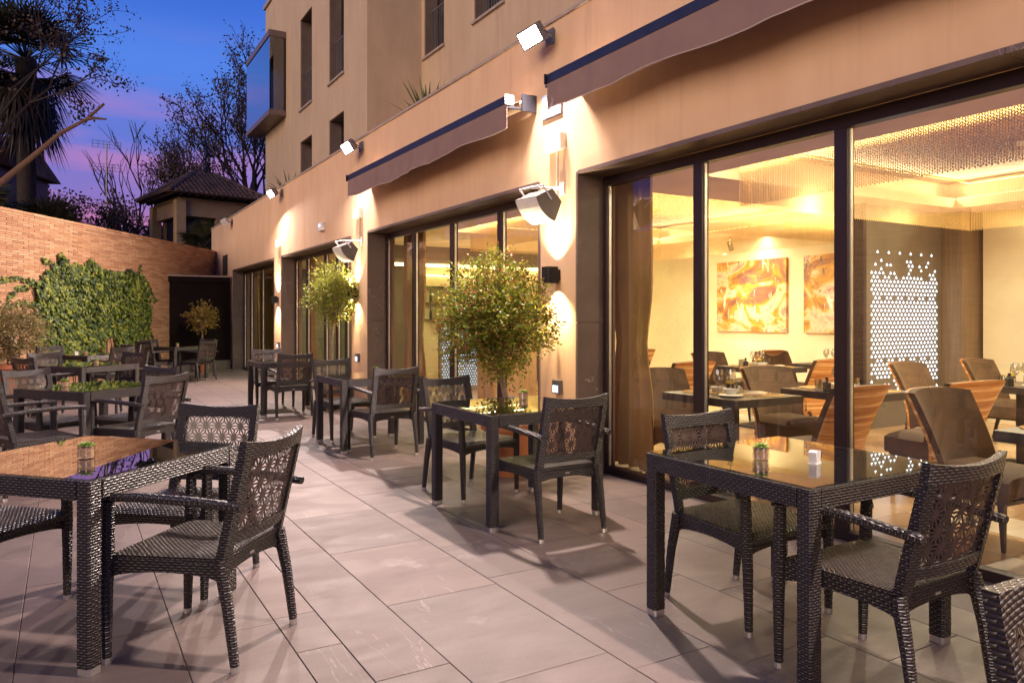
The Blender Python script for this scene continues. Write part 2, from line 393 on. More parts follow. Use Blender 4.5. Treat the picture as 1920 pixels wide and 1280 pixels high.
# ================================================================== SETTING: ground and terrace
MB().box(-400, 400, -300, 700, -.30, -.06).build('ground', M['ground'], kind='structure', uv=False)
terr = MB().box(-14, 4.12, -6, 24.2, -.055, -.004).build('terrace', M['grout'], kind='structure', uv=False)
rows = [-.17, .41, .81, 1.0, 1.31, 1.905, 2.315, 2.81, 3.30, 3.62, 4.06]
left = [-.17]; ws = [.55, .40, .60, .31, .5, .59, .4]; k = 0
while left[-1] > -13.5: left.append(left[-1]-ws[k % 7]); k += 1
rows = sorted(set(left[1:] + rows))
fixed = {1.31: [2.46, 3.385, 4.285, 5.14, 6.07], 1.0: [2.70, 4.45], .81: [2.2, 3.095, 3.495, 4.9], 1.905: [2.29, 3.48, 4.078, 5.0], .41: [2.6, 3.45, 4.4]}
rg = random.Random(3); slabs = []
for a, b in zip(rows[:-1], rows[1:]):
    ys = sorted(fixed.get(a, [rg.uniform(0, .9)])); y = ys[0]
    while y > -5.5: y -= rg.choice([.6, .9, .9, 1.2]); ys.insert(0, y)
    y = ys[-1]
    while y < 24: y += rg.choice([.6, .9, .9, 1.2]); ys.append(y)
    for c, d in zip(ys[:-1], ys[1:]): slabs.append((a, b, c, min(d, 24.1)))
def slab_key(s):
    mx, my = (s[0]+s[1])/2, (s[2]+s[3])/2
    z = mx*.508+my*.861; xx = mx*.861-my*.508
    if z < .8 or abs(xx) > z*.72+.3: return 1e6+abs(my)
    return z
slabs.sort(key=slab_key)
def slab_box(mb, s, ox=0, oy=0):
    g = .0016; dz = rg.uniform(-.0006, .0006); x0, x1, y0, y1 = s[0]+g-ox, s[1]-g-ox, s[2]+g-oy, s[3]-g-oy; e = .002
    v = [(x0, y0, -.03), (x1, y0, -.03), (x1, y1, -.03), (x0, y1, -.03), (x0, y0, -e+dz), (x1, y0, -e+dz), (x1, y1, -e+dz), (x0, y1, -e+dz),
         (x0+e, y0+e, dz), (x1-e, y0+e, dz), (x1-e, y1-e, dz), (x0+e, y1-e, dz)]
    mb.add(v, [(0,1,5,4),(1,2,6,5),(2,3,7,6),(3,0,4,7),(4,5,9,8),(5,6,10,9),(6,7,11,10),(7,4,8,11),(8,9,10,11)])
for s in slabs[:290]:
    mb = MB(); ox, oy = (s[0]+s[1])/2, (s[2]+s[3])/2; slab_box(mb, s, ox, oy); mb.build('paving_slab', M['slab'], terr, (ox, oy, 0), uv=False)
mb = MB()
for s in slabs[290:]: slab_box(mb, s)
mb.build('distant_paving', M['slab'], terr, kind='stuff', uv=False)

# ================================================================== brick boundary wall
BF = Vector((3.85, 23.7, 0)); BD = Vector((-.5379, -.8430, 0)); BN = Vector((-BD.y, BD.x, 0)) * -1   # BN points back from the terrace
BN = Vector((BD.y, -BD.x, 0))
if BN.dot(Vector((-1, 1, 0))) < 0: BN = -BN
def bw(k, off, z): return BF + BD*k - BN*off + Vector((0, 0, z))     # off>0 : toward the terrace
bwall = thing('brick_wall', 'long wall of thin orange bricks enclosing the terrace, ivy growing on it', 'wall', tuple(BF))
def L(p): return p - BF
mb = MB(); Lw = 35.0
a = [L(bw(0, -.008, 0)), L(bw(Lw, -.008, 0)), L(bw(Lw, -.24, 0)), L(bw(0, -.24, 0))]
mb.add(a + [p + Vector((0, 0, 3.28)) for p in a], [(0,1,2,3),(4,5,6,7),(0,1,5,4),(1,2,6,5),(2,3,7,6),(3,0,4,7)])
mb.build('mortar_core', M['mortar'], bwall, uv=False)
CH = .0425; BLn = .30; rb = random.Random(5); singles = []; rest = MB()
def brick_mb(mb, k0, k1, z0, z1, pr):
    p = [bw(k0, pr, z0), bw(k1, pr, z0), bw(k1, pr, z1), bw(k0, pr, z1), bw(k0, -.01, z0), bw(k1, -.01, z0), bw(k1, -.01, z1), bw(k0, -.01, z1)]
    mb.add([L(q) for q in p], [(0,1,2,3),(0,4,5,1),(1,5,6,2),(2,6,7,3),(3,7,4,0)])
nc = 0
for c in range(77):
    z = .005 + c*CH; off = (c % 2)*.15 + rb.uniform(-.02, .02); k = -off
    while k < Lw:
        k1 = k + BLn
        k0c, k1c = max(k, .02), min(k1-.009, Lw)
        if k1c > k0c:
            pr = .004 + rb.uniform(-.002, .003)
            if 7.6 < (k0c+k1c)/2 < 9.1 and z > .93 and nc < 290:
                nc += 1; m1 = MB(); brick_mb(m1, k0c, k1c, z, z+CH-.008, pr); m1.build('brick', M['brick'], bwall, uv=False)
            else: brick_mb(rest, k0c, k1c, z, z+CH-.008, pr)
        k = k1
rest.build('distant_bricks', M['brick'], bwall, kind='stuff', uv=False)
mb = MB(); k = 0
while k < Lw:
    p = [L(bw(k+.003, .012, 3.28)), L(bw(k+.297, .012, 3.28)), L(bw(k+.297, -.26, 3.28)), L(bw(k+.003, -.26, 3.28))]
    mb.add(p + [q + Vector((0,0,.048)) for q in p], [(0,1,2,3),(4,7,6,5),(0,4,5,1),(1,5,6,2),(2,6,7,3),(3,7,4,0)]); k += .3
mb.build('coping_bricks', M['brick'], bwall, kind='stuff', uv=False)

# ivy
poly = [(7.52,2.45),(7.27,2.59),(7.1,2.46),(6.75,2.44),(6.28,2.54),(5.79,2.39),(5.04,2.35),(4.47,2.47),(4.11,2.21),(3.91,1.83),(3.86,1.31),(3.98,.79),(4.3,.45),(4.7,.45),(5.37,.6),(5.44,.93),(5.79,.96),(5.89,.6),(7.02,.45),(7.84,.5),(8.15,.92),(8.18,1.32),(8.12,1.72),(8.07,2.02),(7.84,2.24)]
def inside(x, y, P):
    r = False; j = len(P)-1
    for i in range(len(P)):
        if (P[i][1] > y) != (P[j][1] > y) and x < (P[j][0]-P[i][0])*(y-P[i][1])/(P[j][1]-P[i][1])+P[i][0]: r = not r
        j = i
    return r
ri_ = random.Random(11)
ivy = thing('ivy', 'thick mat of green and yellow ivy climbing the brick wall', 'ivy', tuple(bw(6, 0, 0)))
IO = bw(6, 0, 0)
def ivy_leaf(mb, k, z, off, s):
    c = bw(k, off, z) - IO; nrm = (-BN + Vector((ri_.uniform(-.7,.7), ri_.uniform(-.7,.7), ri_.uniform(-.1,.9)))).normalized()
    dn = Vector((ri_.uniform(-.5,.5), ri_.uniform(-.5,.5), -1)); u = dn.cross(nrm).normalized(); w = nrm.cross(u).normalized()
    if w.z > 0: w = -w
    pts = [(0,-.45),(.38,-.5),(.5,-.05),(.27,.08),(0,.62),(-.27,.08),(-.5,-.05),(-.38,-.5)]
    vs = [c + nrm*s*.12] + [c + u*x*s + w*y*s for x, y in pts]
    mb.add(vs, [(0, i, i % 8 + 1) for i in range(1, 9)])
mb = MB(); n = 0
while n < 8600:
    k = ri_.uniform(3.75, 8.4); z = ri_.uniform(.35, 2.75)
    jit = noise.noise(Vector((k*4, z*4, 0)))*.13
    if not inside(k+jit, z+jit, poly): continue
    dens = noise.noise(Vector((k*2.2, z*2.2, 5)))
    th = .05 + .10*(dens+.5); ivy_leaf(mb, k, z, ri_.uniform(.02, max(.06, th)), ri_.uniform(.055, .095)); n += 1
for path in ([(9.4,1.98),(8.99,2.03),(8.58,2.07),(8.07,2.02)], [(8.95,1.42),(8.79,1.7),(8.58,1.9),(8.15,1.92)], [(8.86,1.5),(8.58,1.63),(8.18,1.6)], [(9.1,1.25),(8.8,1.36),(8.2,1.32)], [(4.47,2.35),(4.1,2.3),(3.86,2.09),(3.6,1.73)], [(7.92,2.5),(7.75,2.42),(7.5,2.4)], [(4.1,1.3),(3.8,.95),(3.7,.7)], [(4.4,2.4),(4.25,2.62)]):
    for (a0, b0), (a1, b1) in zip(path[:-1], path[1:]):
        for i in range(int(90*math.hypot(a1-a0, b1-b0))):
            t = ri_.random(); ivy_leaf(mb, a0+(a1-a0)*t+ri_.uniform(-.05,.05), b0+(b1-b0)*t+ri_.uniform(-.05,.05), ri_.uniform(.01,.05), ri_.uniform(.04,.075))
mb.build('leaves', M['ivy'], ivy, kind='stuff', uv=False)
mb = MB()
for i in range(26):
    k = ri_.uniform(4.0, 8.1); pts = []
    z = 0.0
    while z < ri_.uniform(1.6, 2.4) : pts.append(bw(k, .018, z)-IO); z += .25; k += ri_.uniform(-.08,.08)
    if len(pts) > 2: mb.tube(pts, .008, 4)
mb.build('stems', M['darkbark'], ivy, kind='stuff', uv=False)

# ================================================================== hotel building
hotel = thing('hotel_building', 'peach rendered hotel wing with tall glazed restaurant windows and upper floors set back', 'building', (3.85, 10, 0))
HO = Vector((3.85, 10, 0))
class HB(MB):
    def build(s, name, m, parent=None, loc=None, **kw):
        s.v = [(x-HO.x, y-HO.y, z-HO.z) for x, y, z in s.v]; return MB.build(s, name, m, parent or hotel, loc, **kw)
OPEN = [(.72, 5.405), (6.0, 10.70), (11.45, 15.88), (16.48, 21.12)]
ZH = 2.635; ZP = 4.06; XO, XW = 3.85, 4.15
# ground floor facade (thickness 3.85..4.30)
w = HB(); TX = 4.27
ys = [-3.0] + [v for o in OPEN for v in o] + [24.55]
for i in range(0, len(ys), 2): w.box(XO, TX, ys[i], ys[i+1], 0, ZH)
w.box(XO, TX, -3.0, 24.55, ZH, ZP)
w.build('facade_wall', M['stucco'], uv=False)
c = HB(); y = -3.0
while y < 24.5:
    y1 = min(y+1.2, 24.58); c.box(XO-.02, TX+.02, y+.002, y1-.002, ZP, ZP+.03); y = y1
c.build('coping', M['coping'], uv=False)
# stone jamb and soffit cladding, in panels
for (a, b) in OPEN:
    for zz in ((0.0, 1.32), (1.323, ZH)):
        HB().box(XO-.012, XW-.04, b-.022, b+.006, zz[0], zz[1]-.003).build('cladding_panel', M['stone'], uv=False)
        HB().box(XO-.012, XW-.04, a-.006, a+.022, zz[0], zz[1]-.003).build('cladding_panel', M['stone'], uv=False)
    n = 4; yy0 = a+.024; st = (b-a-.048)/n
    for i in range(n):
        HB().box(XO-.012, XW-.04, yy0+i*st+.0015, yy0+(i+1)*st-.0015, ZH-.024, ZH+.008).build('soffit_panel', M['stone'], uv=False)
# glazed walls
def glazing(a, b, mull, frames_extra=()):
    a += .024; b -= .024; x0, x1 = XW-.035, XW+.035
    f = HB(); f.box(x0-.003, x1, a, b, ZH-.11, ZH-.026); f.box(x0-.003, x1, a, b, 0, .055)
    f.box(x0, x1, a, a+.05, .055, ZH-.11); f.box(x0, x1, b-.05, b, .055, ZH-.11)
    for m_ in mull: f.box(x0, x1, m_-.045, m_+.045, .055, ZH-.11)
    for e in frames_extra: f.box(*e)
    fo = f.build('window', M['frame'], uv=False)
    # thin bright gasket beads beside every mullion
    es = [a+.05] + [q for m_ in mull for q in (m_-.045, m_+.045)] + [b-.05]
    g = HB()
    for i in range(0, len(es), 2):
        g.box(XW-.012, XW+.012, es[i]+.0005, es[i]+.009, .056, ZH-.111); g.box(XW-.012, XW+.012, es[i+1]-.009, es[i+1]-.0005, .056, ZH-.111)
        p = HB(); p.add([(XW, es[i]+.001, .056), (XW, es[i+1]-.001, .056), (XW, es[i+1]-.001, ZH-.111), (XW, es[i]+.001, ZH-.111)], [(0,1,2,3)])
        p.build('pane', M['glass'], fo, uv=False)
    g.build('gasket', M['steel'], fo, uv=False)
glazing(*OPEN[0], [1.77, 2.99, 4.215])
glazing(*OPEN[1], [7.25, 8.45, 9.64])
glazing(*OPEN[2], [12.55, 13.05, 13.76, 14.97])
glazing(*OPEN[3], [17.75, 18.96, 20.25])
# ventilation grille in the far part
g = HB(); g.box(XO-.02, XO-.002, 21.9, 22.55, 2.55, 3.1); g.build('vent_grille', M['black'], uv=False)
for i in range(9): HB().box(XO-.034, XO-.021, 21.93, 22.52, 2.585+i*.055, 2.60+i*.055).build('grille_bar', M['grey'], uv=False)
# roof of the low wing and end wall
HB().box(TX, 11.2, -3.0, 24.55, 3.30, 3.75).build('roof_slab', M['coping'], uv=False)
HB().box(TX, 11.2, 24.25, 24.55, 0, 3.30).build('end_wall', M['stucco_up'], uv=False)
HB().box(10.6, 11.2, -3.0, 24.25, 0, 3.30).build('rear_wall', M['stucco_up'], uv=False)
HB().box(TX, 10.6, -3.0, -2.7, 0, 3.30).build('end_wall', M['stucco_up'], uv=False)

# upper floors: wall plane with openings
def wall_x(x0, x1, y0, y1, z0, z1, ops, name='upper_wall'):
    ysb = sorted({y0, y1} | {o[0] for o in ops} | {o[1] for o in ops}); mb = HB()
    for a, b in zip(ysb[:-1], ysb[1:]):
        z = z0
        for o in sorted([o for o in ops if o[0] <= a and o[1] >= b], key=lambda o: o[2]):
            if o[2] > z: mb.box(x0, x1, a, b, z, o[2])
            z = o[3]
        if z < z1: mb.box(x0, x1, a, b, z, z1)
    mb.build(name, M['stucco_up'], uv=False)
opsA = [(19.5, 20.62, 6.98, 9.42), (16.89, 18.02, 7.0, 9.42), (19.5, 20.62, 3.95, 6.11), (16.89, 18.02, 3.95, 6.11)]
wall_x(5.5, 5.95, 15.79, 24.75, 3.75, 11.15, opsA)
HB().box(5.5, 6.75, 15.34, 15.79, 3.75, 11.15).build('upper_wall', M['stucco_up'], uv=False)
HB().box(5.95, 11.2, 24.3, 24.75, 3.75, 11.15).build('upper_wall', M['stucco_up'], uv=False)
HB().box(5.44, 11.3, 15.28, 24.81, 11.15, 11.28).build('cornice', M['coping'], uv=False)
opsB = [(14.35, 15.1, 7.02, 9.42), (11.72, 12.86, 7.02, 9.42), (9.1, 10.2, 7.02, 9.42), (6.4, 7.5, 7.02, 9.42)]
opsB = [(14.2, 15.2, 7.02, 9.42)] + opsB[1:]
wall_x(6.75, 7.2, -3.0, 15.34, 3.75, 13.0, opsB)
def upwin(x, o, rail=True):
    y0, y1, z0, z1 = o
    f = HB(); xf = x+.30; f.box(xf, xf+.06, y0, y0+.05, z0, z1); f.box(xf, xf+.06, y1-.05, y1, z0, z1); f.box(xf, xf+.06, y0+.05, y1-.05, z1-.06, z1); f.box(xf, xf+.06, y0+.05, y1-.05, z0, z0+.06)
    f.box(xf, xf+.06, (y0+y1)/2-.03, (y0+y1)/2+.03, z0+.06, z1-.06)
    fo = f.build('upper_window', M['frame'], uv=False)
    HB().box(xf+.02, xf+.03, y0+.05, (y0+y1)/2-.03, z0+.06, z1-.06).build('pane', M['upglass'], fo, uv=False)
    HB().box(xf+.02, xf+.03, (y0+y1)/2+.03, y1-.05, z0+.06, z1-.06).build('pane', M['upglass'], fo, uv=False)
    HB().box(xf+.08, xf+.10, y0, y1, z0, z1).build('dark_backing', M['black'], fo, uv=False)  # plain black sheet behind both panes
    HB().box(x-.05, xf-.003, y0-.05, y1+.05, z0-.05, z0-.002).build('sill', M['coping'], fo, uv=False)
    r_ = HB(); r_.box(x+.02, x+.30, y0+.001, y0+.016, z0, z1-.002); r_.box(x+.02, x+.30, y1-.016, y1-.001, z0, z1-.002); r_.box(x+.02, x+.30, y0+.017, y1-.017, z1-.016, z1-.001); r_.build('reveal_lining', M['stone'], fo, uv=False)
    if rail:
        for k in range(int((y1-y0)/.1)):
            yy = y0+.05+k*.1; HB().box(x+.16, x+.172, yy, yy+.012, z0+.04, z0+1.0).build('railing_bar', M['grey'], fo, uv=False)
        r_ = HB(); r_.box(x+.152, x+.18, y0+.018, y1-.018, z0+1.0, z0+1.03); r_.build('handrail', M['grey'], fo, uv=False)
for o in opsA: upwin(5.5, o, o[2] > 6)
for o in opsB: upwin(6.75, o)
# corner glass bay
bx0, by0, by1 = 5.03, 22.15, 25.3
HB().box(bx0-.02, 5.497, by0-.02, by1+.02, 7.18, 7.32).build('bay_floor', M['stone'], uv=False)
HB().box(bx0-.02, 5.497, by0-.02, by1+.02, 9.42, 9.60).build('bay_roof', M['stone'], uv=False)
HB().box(5.44, 5.497, by0, 24.74, 7.32, 9.42).build('bay_back', M['frame'], uv=False)
HB().box(bx0, bx0+.012, by0, by1, 7.321, 9.419).build('bay_glass', M['upglass'], uv=False)
HB().box(bx0+.014, 5.43, by0, by0+.012, 7.321, 9.419).build('bay_glass', M['glass'], uv=False)
for yy in (by0+.014, 23.7, by1-.04): HB().box(bx0+.016, bx0+.05, yy, yy+.035, 7.321, 9.419).build('bay_mullion', M['frame'], uv=False)

# conduit, wall fittings -------------------------------------------------
def floodlight(y, lit, label):
    t = thing('floodlight', label, 'floodlight', (3.84, y, 3.93), 0, 'floodlights along the parapet')
    d = Vector((-.82, -.10, -.56)).normalized(); u = Vector((0, 1, 0)); u = (u - d*u.dot(d)).normalized(); w = d.cross(u)
    c = Vector((-.21, 0, -.03))
    mb = MB(); mb.obox(c - d*.005, u*.15, w*.085, d*.032)
    b0 = c - d*.037; vs = [b0+u*.15+w*.085, b0-u*.15+w*.085, b0-u*.15-w*.085, b0+u*.15-w*.085]; b1 = b0 - d*.06
    vs += [b1+u*.09+w*.05, b1-u*.09+w*.05, b1-u*.09-w*.05, b1+u*.09-w*.05]
    mb.add(vs, [(0,1,5,4),(1,2,6,5),(2,3,7,6),(3,0,4,7),(4,5,6,7)])
    mb.build('housing', M['grey'] if lit else M['white'], t, uv=False)
    p = c + d*.0275; MB().add([p+u*.135+w*.07, p-u*.135+w*.07, p-u*.135-w*.07, p+u*.135-w*.07], [(0,1,2,3)]).build('lens', M['lens'] if lit else M['white'], t, uv=False)
    br = MB(); br.obox((-.012, 0, 0), (.01,0,0), (0,.06,0), (0,0,.07))
    for s_ in (-1, 1): br.tube([(-.02, .05*s_, -.01), c + u*.16*s_ - d*.02], .008, 4)
    br.build('bracket', M['grey'], t, uv=False)
    if lit: area('floodlight_lamp', tuple(c + d*.035), d, .27, .14, FLOOD, (1.0, .79, .70), t, 172)
FLOOD = 250
for y, lit, lb in ((.5, 1, 'lit wall floodlight above the nearest restaurant window'), (5.8, 1, 'lit floodlight at parapet between the two awnings, glaring white'), (10.95, 1, 'lit floodlight at parapet above the far end of the middle awning'),
                   (15.8, 1, 'lit floodlight at parapet third along from the camera'), (21.2, 0, 'unlit floodlight at the far dark end of the parapet')):
    floodlight(y, lit, lb)

def sconce(y, label):
    t = thing('wall_sconce', label, 'wall lamp', (3.85, y, 1.745), 0, 'up and down wall lamps on the pillars')
    mb = MB(); mb.cbox(-.145, -.035, -.055, .055, -.075, .075, .004); mb.build('body', M['black'], t, uv=False)
    MB().box(-.034, -.001, -.04, .04, -.05, .05).build('wall_plate', M['black'], t, uv=False)
    spot('sconce_up', (-.10, 0, .09), (.09, 0, 1), 105, (1, .78, .50), 110, 1.0, .02, t); spot('sconce_down', (-.10, 0, -.09), (.09, 0, -1), 105, (1, .78, .50), 110, 1.0, .02, t)
for y, lb in ((5.70, 'dark box wall lamp on pillar beside the large potted tree'), (11.15, 'dark box wall lamp on pillar behind the slender potted tree'), (16.15, 'dark box wall lamp on the farthest lit pillar')): sconce(y, lb)

def steplight(y, z, label):
    t = thing('marker_light', label, 'wall light', (3.85, y, z), 0, 'small white marker lights low on the pillars')
    mb = MB(); mb.box(-.045, -.001, -.055, .055, -.06, .06); mb.build('casing', M['grey'], t, uv=False)
    MB().box(-.047, -.0455, -.04, .04, -.048, .012).build('led_face', M['ledblue'], t, uv=False)
for y, z, lb in ((5.68, .74, 'small bluish marker light low on pillar beside the big potted tree'), (11.1, .76, 'small bluish marker light low on the pillar behind the second table'), (16.05, .80, 'small bluish marker light low on the farthest lit pillar')): steplight(y, z, lb)

def emergency(y, z, label, cond=True):
    t = thing('emergency_light', label, 'emergency light', (3.85, y, z), 0, 'emergency light boxes on the facade')
    MB().cbox(-.065, -.001, -.13, .13, -.065, .065, .003).build('casing', M['white'], t, uv=False)
    MB().box(-.067, -.0655, -.02, .035, -.005, .035).build('led', M['ledblue'], t, uv=False)
    MB().box(-.070, -.001, -.135, .135, -.074, -.066).build('diffuser', M['white'], t, uv=False)
    if cond: MB().tube([(-.012, 0, -.075), (-.012, 0, -.52)], .009, 6).build('conduit', M['white'], t, uv=False)
for y, z, lb, cd in ((5.70, 2.945, 'white emergency light box above the near wall loudspeaker', 1), (11.05, 2.945, 'white emergency light box above the far wall loudspeaker', 1), (12.95, 2.94, 'small emergency light box alone on wall between the far windows', 0), (16.0, 2.92, 'emergency light box above the farthest lit pillar', 1)): emergency(y, z, lb, cd)

# direction sign
t = thing('exit_sign', 'grey emergency direction sign with white arrow beside awning', 'sign', (3.845, 5.80, 3.31), 0)
MB().box(-.012, 0, -.17, .15, -.11, .11).build('panel', plain('sign_grey', (.20, .23, .30), .4), t, uv=False)
MB().box(-.0135, -.0125, .04, .125, -.08, .08).build('door_symbol', M['white'], t, uv=False)
mb = MB(); x = -.0135
mb.add([(x, -.11, -.008), (x, -.03, -.008), (x, -.03, .008), (x, -.11, .008)], [(0,1,2,3)])
mb.add([(x, .015, 0), (x, -.03, .05), (x, -.045, .042), (x, -.012, 0), (x, -.045, -.042), (x, -.03, -.05)], [(0,1,2,3),(0,3,4,5)])
mb.build('arrow', M['white'], t, uv=False)

def speaker(y, z, label):
    t = thing('loudspeaker', label, 'speaker', (3.85, y, z), 0, 'wall loudspeakers beside the windows')
    R_ = Matrix.Rotation(R(97), 4, 'Z') @ Matrix.Rotation(R(-46), 4, 'X')     # local +y = front, tilted down
    ctr = Vector((-.24, -.03, 0))
    def X_(p): return (R_ @ Vector(p)) + ctr
    n = 7; front = []
    for i in range(n+1):
        a = -1 + 2*i/n; front.append((.12 - .035*a*a, a*.145))
    prof = front + [(-.10, .075), (-.10, -.075)]
    vs = [X_((-.15, y_, z_)) for y_, z_ in prof] + [X_((.15, y_, z_)) for y_, z_ in prof]; m_ = len(prof)
    MB().add(vs, [tuple(range(m_)), tuple(range(2*m_-1, m_-1, -1))] + [(i, i+m_, (i+1) % m_+m_, (i+1) % m_) for i in range(m_)]).build('cabinet', M['grey'], t, uv=False)
    vs = [X_((-.145, y_+.004, z_*.97)) for y_, z_ in front] + [X_((.145, y_+.004, z_*.97)) for y_, z_ in front]; m_ = len(front)
    MB().add(vs, [(i, i+m_, i+1+m_, i+1) for i in range(m_-1)]).build('grille', M['white'], t, uv=False)
    mb = MB(); mb.tube([X_((-.155, -.02, .02)), X_((-.16, -.03, .17)), X_((.16, -.03, .17)), X_((.155, -.02, .02))], .009, 6); mb.tube([X_((0, -.03, .17)), (-.01, -.03, .16)], .012, 6); mb.box(-.012, -.001, -.07, .01, .10, .22)
    mb.build('bracket', M['white'], t, uv=False)
speaker(5.66, 2.36, 'large silver wall loudspeaker on the near pillar beside the big window')
speaker(11.0, 2.36, 'silver wall loudspeaker on the pillar above the slender potted tree')

# awnings
def awning(y0, y1, label, roll_end=True, seed=1):
    t = thing('awning', label, 'awning', (3.85, y0, 3.36), 0, 'retracted brown awnings above the windows'); Ln = y1-y0
    MB().cbox(-.34, -.27, 0, Ln, -.02, .055, .012).build('front_bar', M['awnbar'], t, uv=False)
    rr = random.Random(seed); ph = rr.uniform(0, 6)
    def val(u, v):
        y_ = u*Ln; amp = v*(.012+.012*math.sin(y_*1.7+ph)) ; fold = math.sin(y_*11+ph)*.35+math.sin(y_*23+1)*.25+.7*noise.noise(Vector((y_*5, v*2, seed)))
        hgt = .235+.02*math.sin(y_*1.3+ph)+.012*math.sin(y_*5)
        return (-.335-amp*fold*1.6, y_, -.02-v*hgt)
    MB().grid(val, int(Ln*22), 6, (.003, 0, 0)).build('valance', M['fabric'], t, smooth=True, uv=False)
    def hem(u, v):
        p = val(u, 1); return (p[0]-.002, p[1], p[2]-.008*v)
    MB().grid(hem, int(Ln*12), 1, (.006, 0, 0)).build('hem', plain('hem_cloth', (.40, .31, .28), .9), t, uv=False)
    MB().tube([(-.09, .06, .03), (-.09, Ln-.03, .03)], .045, 10).build('fabric_roll', plain('rolled_cloth', (.55, .42, .30), .9), t, smooth=True, uv=False)
    mb = MB()
    def sheet(u, v): return (-.10-v*.19, .1+u*(Ln-.2), .07-.02*v-.03*math.sin(v*math.pi))
    mb.grid(sheet, 10, 4, (0, 0, .004)); mb.build('cloth', M['fabric'], t, uv=False)
    for yy in (.02, Ln*.5, Ln-.03):
        mb = MB(); mb.box(-.16, -.001, yy-.01, yy+.01, -.06, .10); mb.tube([(-.05, yy, -.04), (-.30, yy+.12, -.01)], .014, 6); mb.build('arm_bracket', M['awnbar'], t, uv=False)
    MB().box(-.36, -.265, -.012, 0, -.03, .06).build('end_cap', plain('silver_cap', (.45, .43, .46), .4, .4), t, uv=False)
    MB().box(-.36, -.265, Ln, Ln+.012, -.03, .06).build('end_cap', M['awnbar'], t, uv=False)
awning(.55, 5.37, 'long retracted brown awning with scalloped valance over nearest window', seed=2)
awning(6.05, 10.62, 'retracted brown awning sagging over the middle window, roller exposed at its near end', seed=5)

# ================================================================== restaurant interior
ZC = 2.75
fl = MB().box(4.19, 10.59, -2.69, 24.24, -.05, -.004).build('restaurant_floor', M['grout'], kind='structure', uv=False)
tiles = []
for i in range(14):
    for j in range(60):
        x0 = 4.195+i*.45; y0 = -2.68+j*.45
        if x0+.44 > 10.58 or y0+.44 > 24.2: continue
        tiles.append((x0, y0))
def tkey(q): return abs(q[0]-6)*.6+abs(q[1]-4.2)
tiles.sort(key=tkey); me_t = MB().box(-.2235, .2235, -.2235, .2235, -.02, 0).mesh('floor_tile', M['itile'], uv=False)
for x0, y0 in tiles[:240]: inst('floor_tile', me_t, fl, (x0+.225, y0+.225, 0))
mb = MB()
for x0, y0 in tiles[240:]: mb.box(x0+.0015, x0+.4485, y0+.0015, y0+.4485, -.02, 0)
mb.build('distant_floor_tiles', M['itile'], fl, kind='stuff', uv=False)
# ceiling with two rectangular coffers
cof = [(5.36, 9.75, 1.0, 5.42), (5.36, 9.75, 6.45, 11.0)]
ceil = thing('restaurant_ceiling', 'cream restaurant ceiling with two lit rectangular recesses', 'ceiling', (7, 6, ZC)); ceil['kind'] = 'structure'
def cb(mb, x0, x1, y0, y1, z0, z1): mb.box(x0-7, x1-7, y0-6, y1-6, z0-ZC, z1-ZC)
mb = MB(); cb(mb, 4.28, 5.36, -2.69, 24.24, ZC, ZC+.12); cb(mb, 9.75, 10.39, -2.69, 24.24, ZC, ZC+.12)
for a, b in ((-2.69, 1.0), (5.42, 6.45), (11.0, 24.24)): cb(mb, 5.36, 9.75, a, b, ZC, ZC+.12)
mb.build('ceiling_panel', M['ceil'], ceil, uv=False)
for x0, x1, y0, y1 in cof:
    mb = MB(); cb(mb, x0-.25, x1+.25, y0-.25, y1+.25, ZC+.36, ZC+.40)
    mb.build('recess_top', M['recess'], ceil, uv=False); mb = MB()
    cb(mb, x0-.27, x0-.25, y0-.25, y1+.25, ZC+.12, ZC+.36); cb(mb, x1+.25, x1+.27, y0-.25, y1+.25, ZC+.12, ZC+.36); cb(mb, x0-.25, x1+.25, y0-.27, y0-.25, ZC+.12, ZC+.36); cb(mb, x0-.25, x1+.25, y1+.25, y1+.27, ZC+.12, ZC+.36)
    mb.build('recess', M['ceil'], ceil, uv=False)
    mb = MB(); e = .12
    cb(mb, x0-e, x0-e+.03, y0, y1, ZC+.125, ZC+.14); cb(mb, x1+e-.03, x1+e, y0, y1, ZC+.125, ZC+.14); cb(mb, x0, x1, y0-e, y0-e+.03, ZC+.125, ZC+.14); cb(mb, x0, x1, y1+e-.03, y1+e, ZC+.125, ZC+.14)
    mb.build('cove_strip', M['cove'], ceil, uv=False)
CW = (1.0, .80, .42)
for x0, x1, y0, y1 in cof:
    cx_, cy_ = (x0+x1)/2, (y0+y1)/2
    for (lx, ly, ln, dx_, dy_) in ((x0-.07, cy_, y1-y0, 1, 0), (x1+.07, cy_, y1-y0, -1, 0), (cx_, y0-.07, x1-x0, 0, 1), (cx_, y1+.07, x1-x0, 0, -1)):
        o = area('cove_lamp', (lx, ly, ZC+.20), (dx_, dy_, .12), .04, .04, 58, CW)
        o.rotation_euler = (R(97), 0, math.atan2(dy_, dx_)-math.pi/2); o.data.size = ln; o.data.size_y = .04
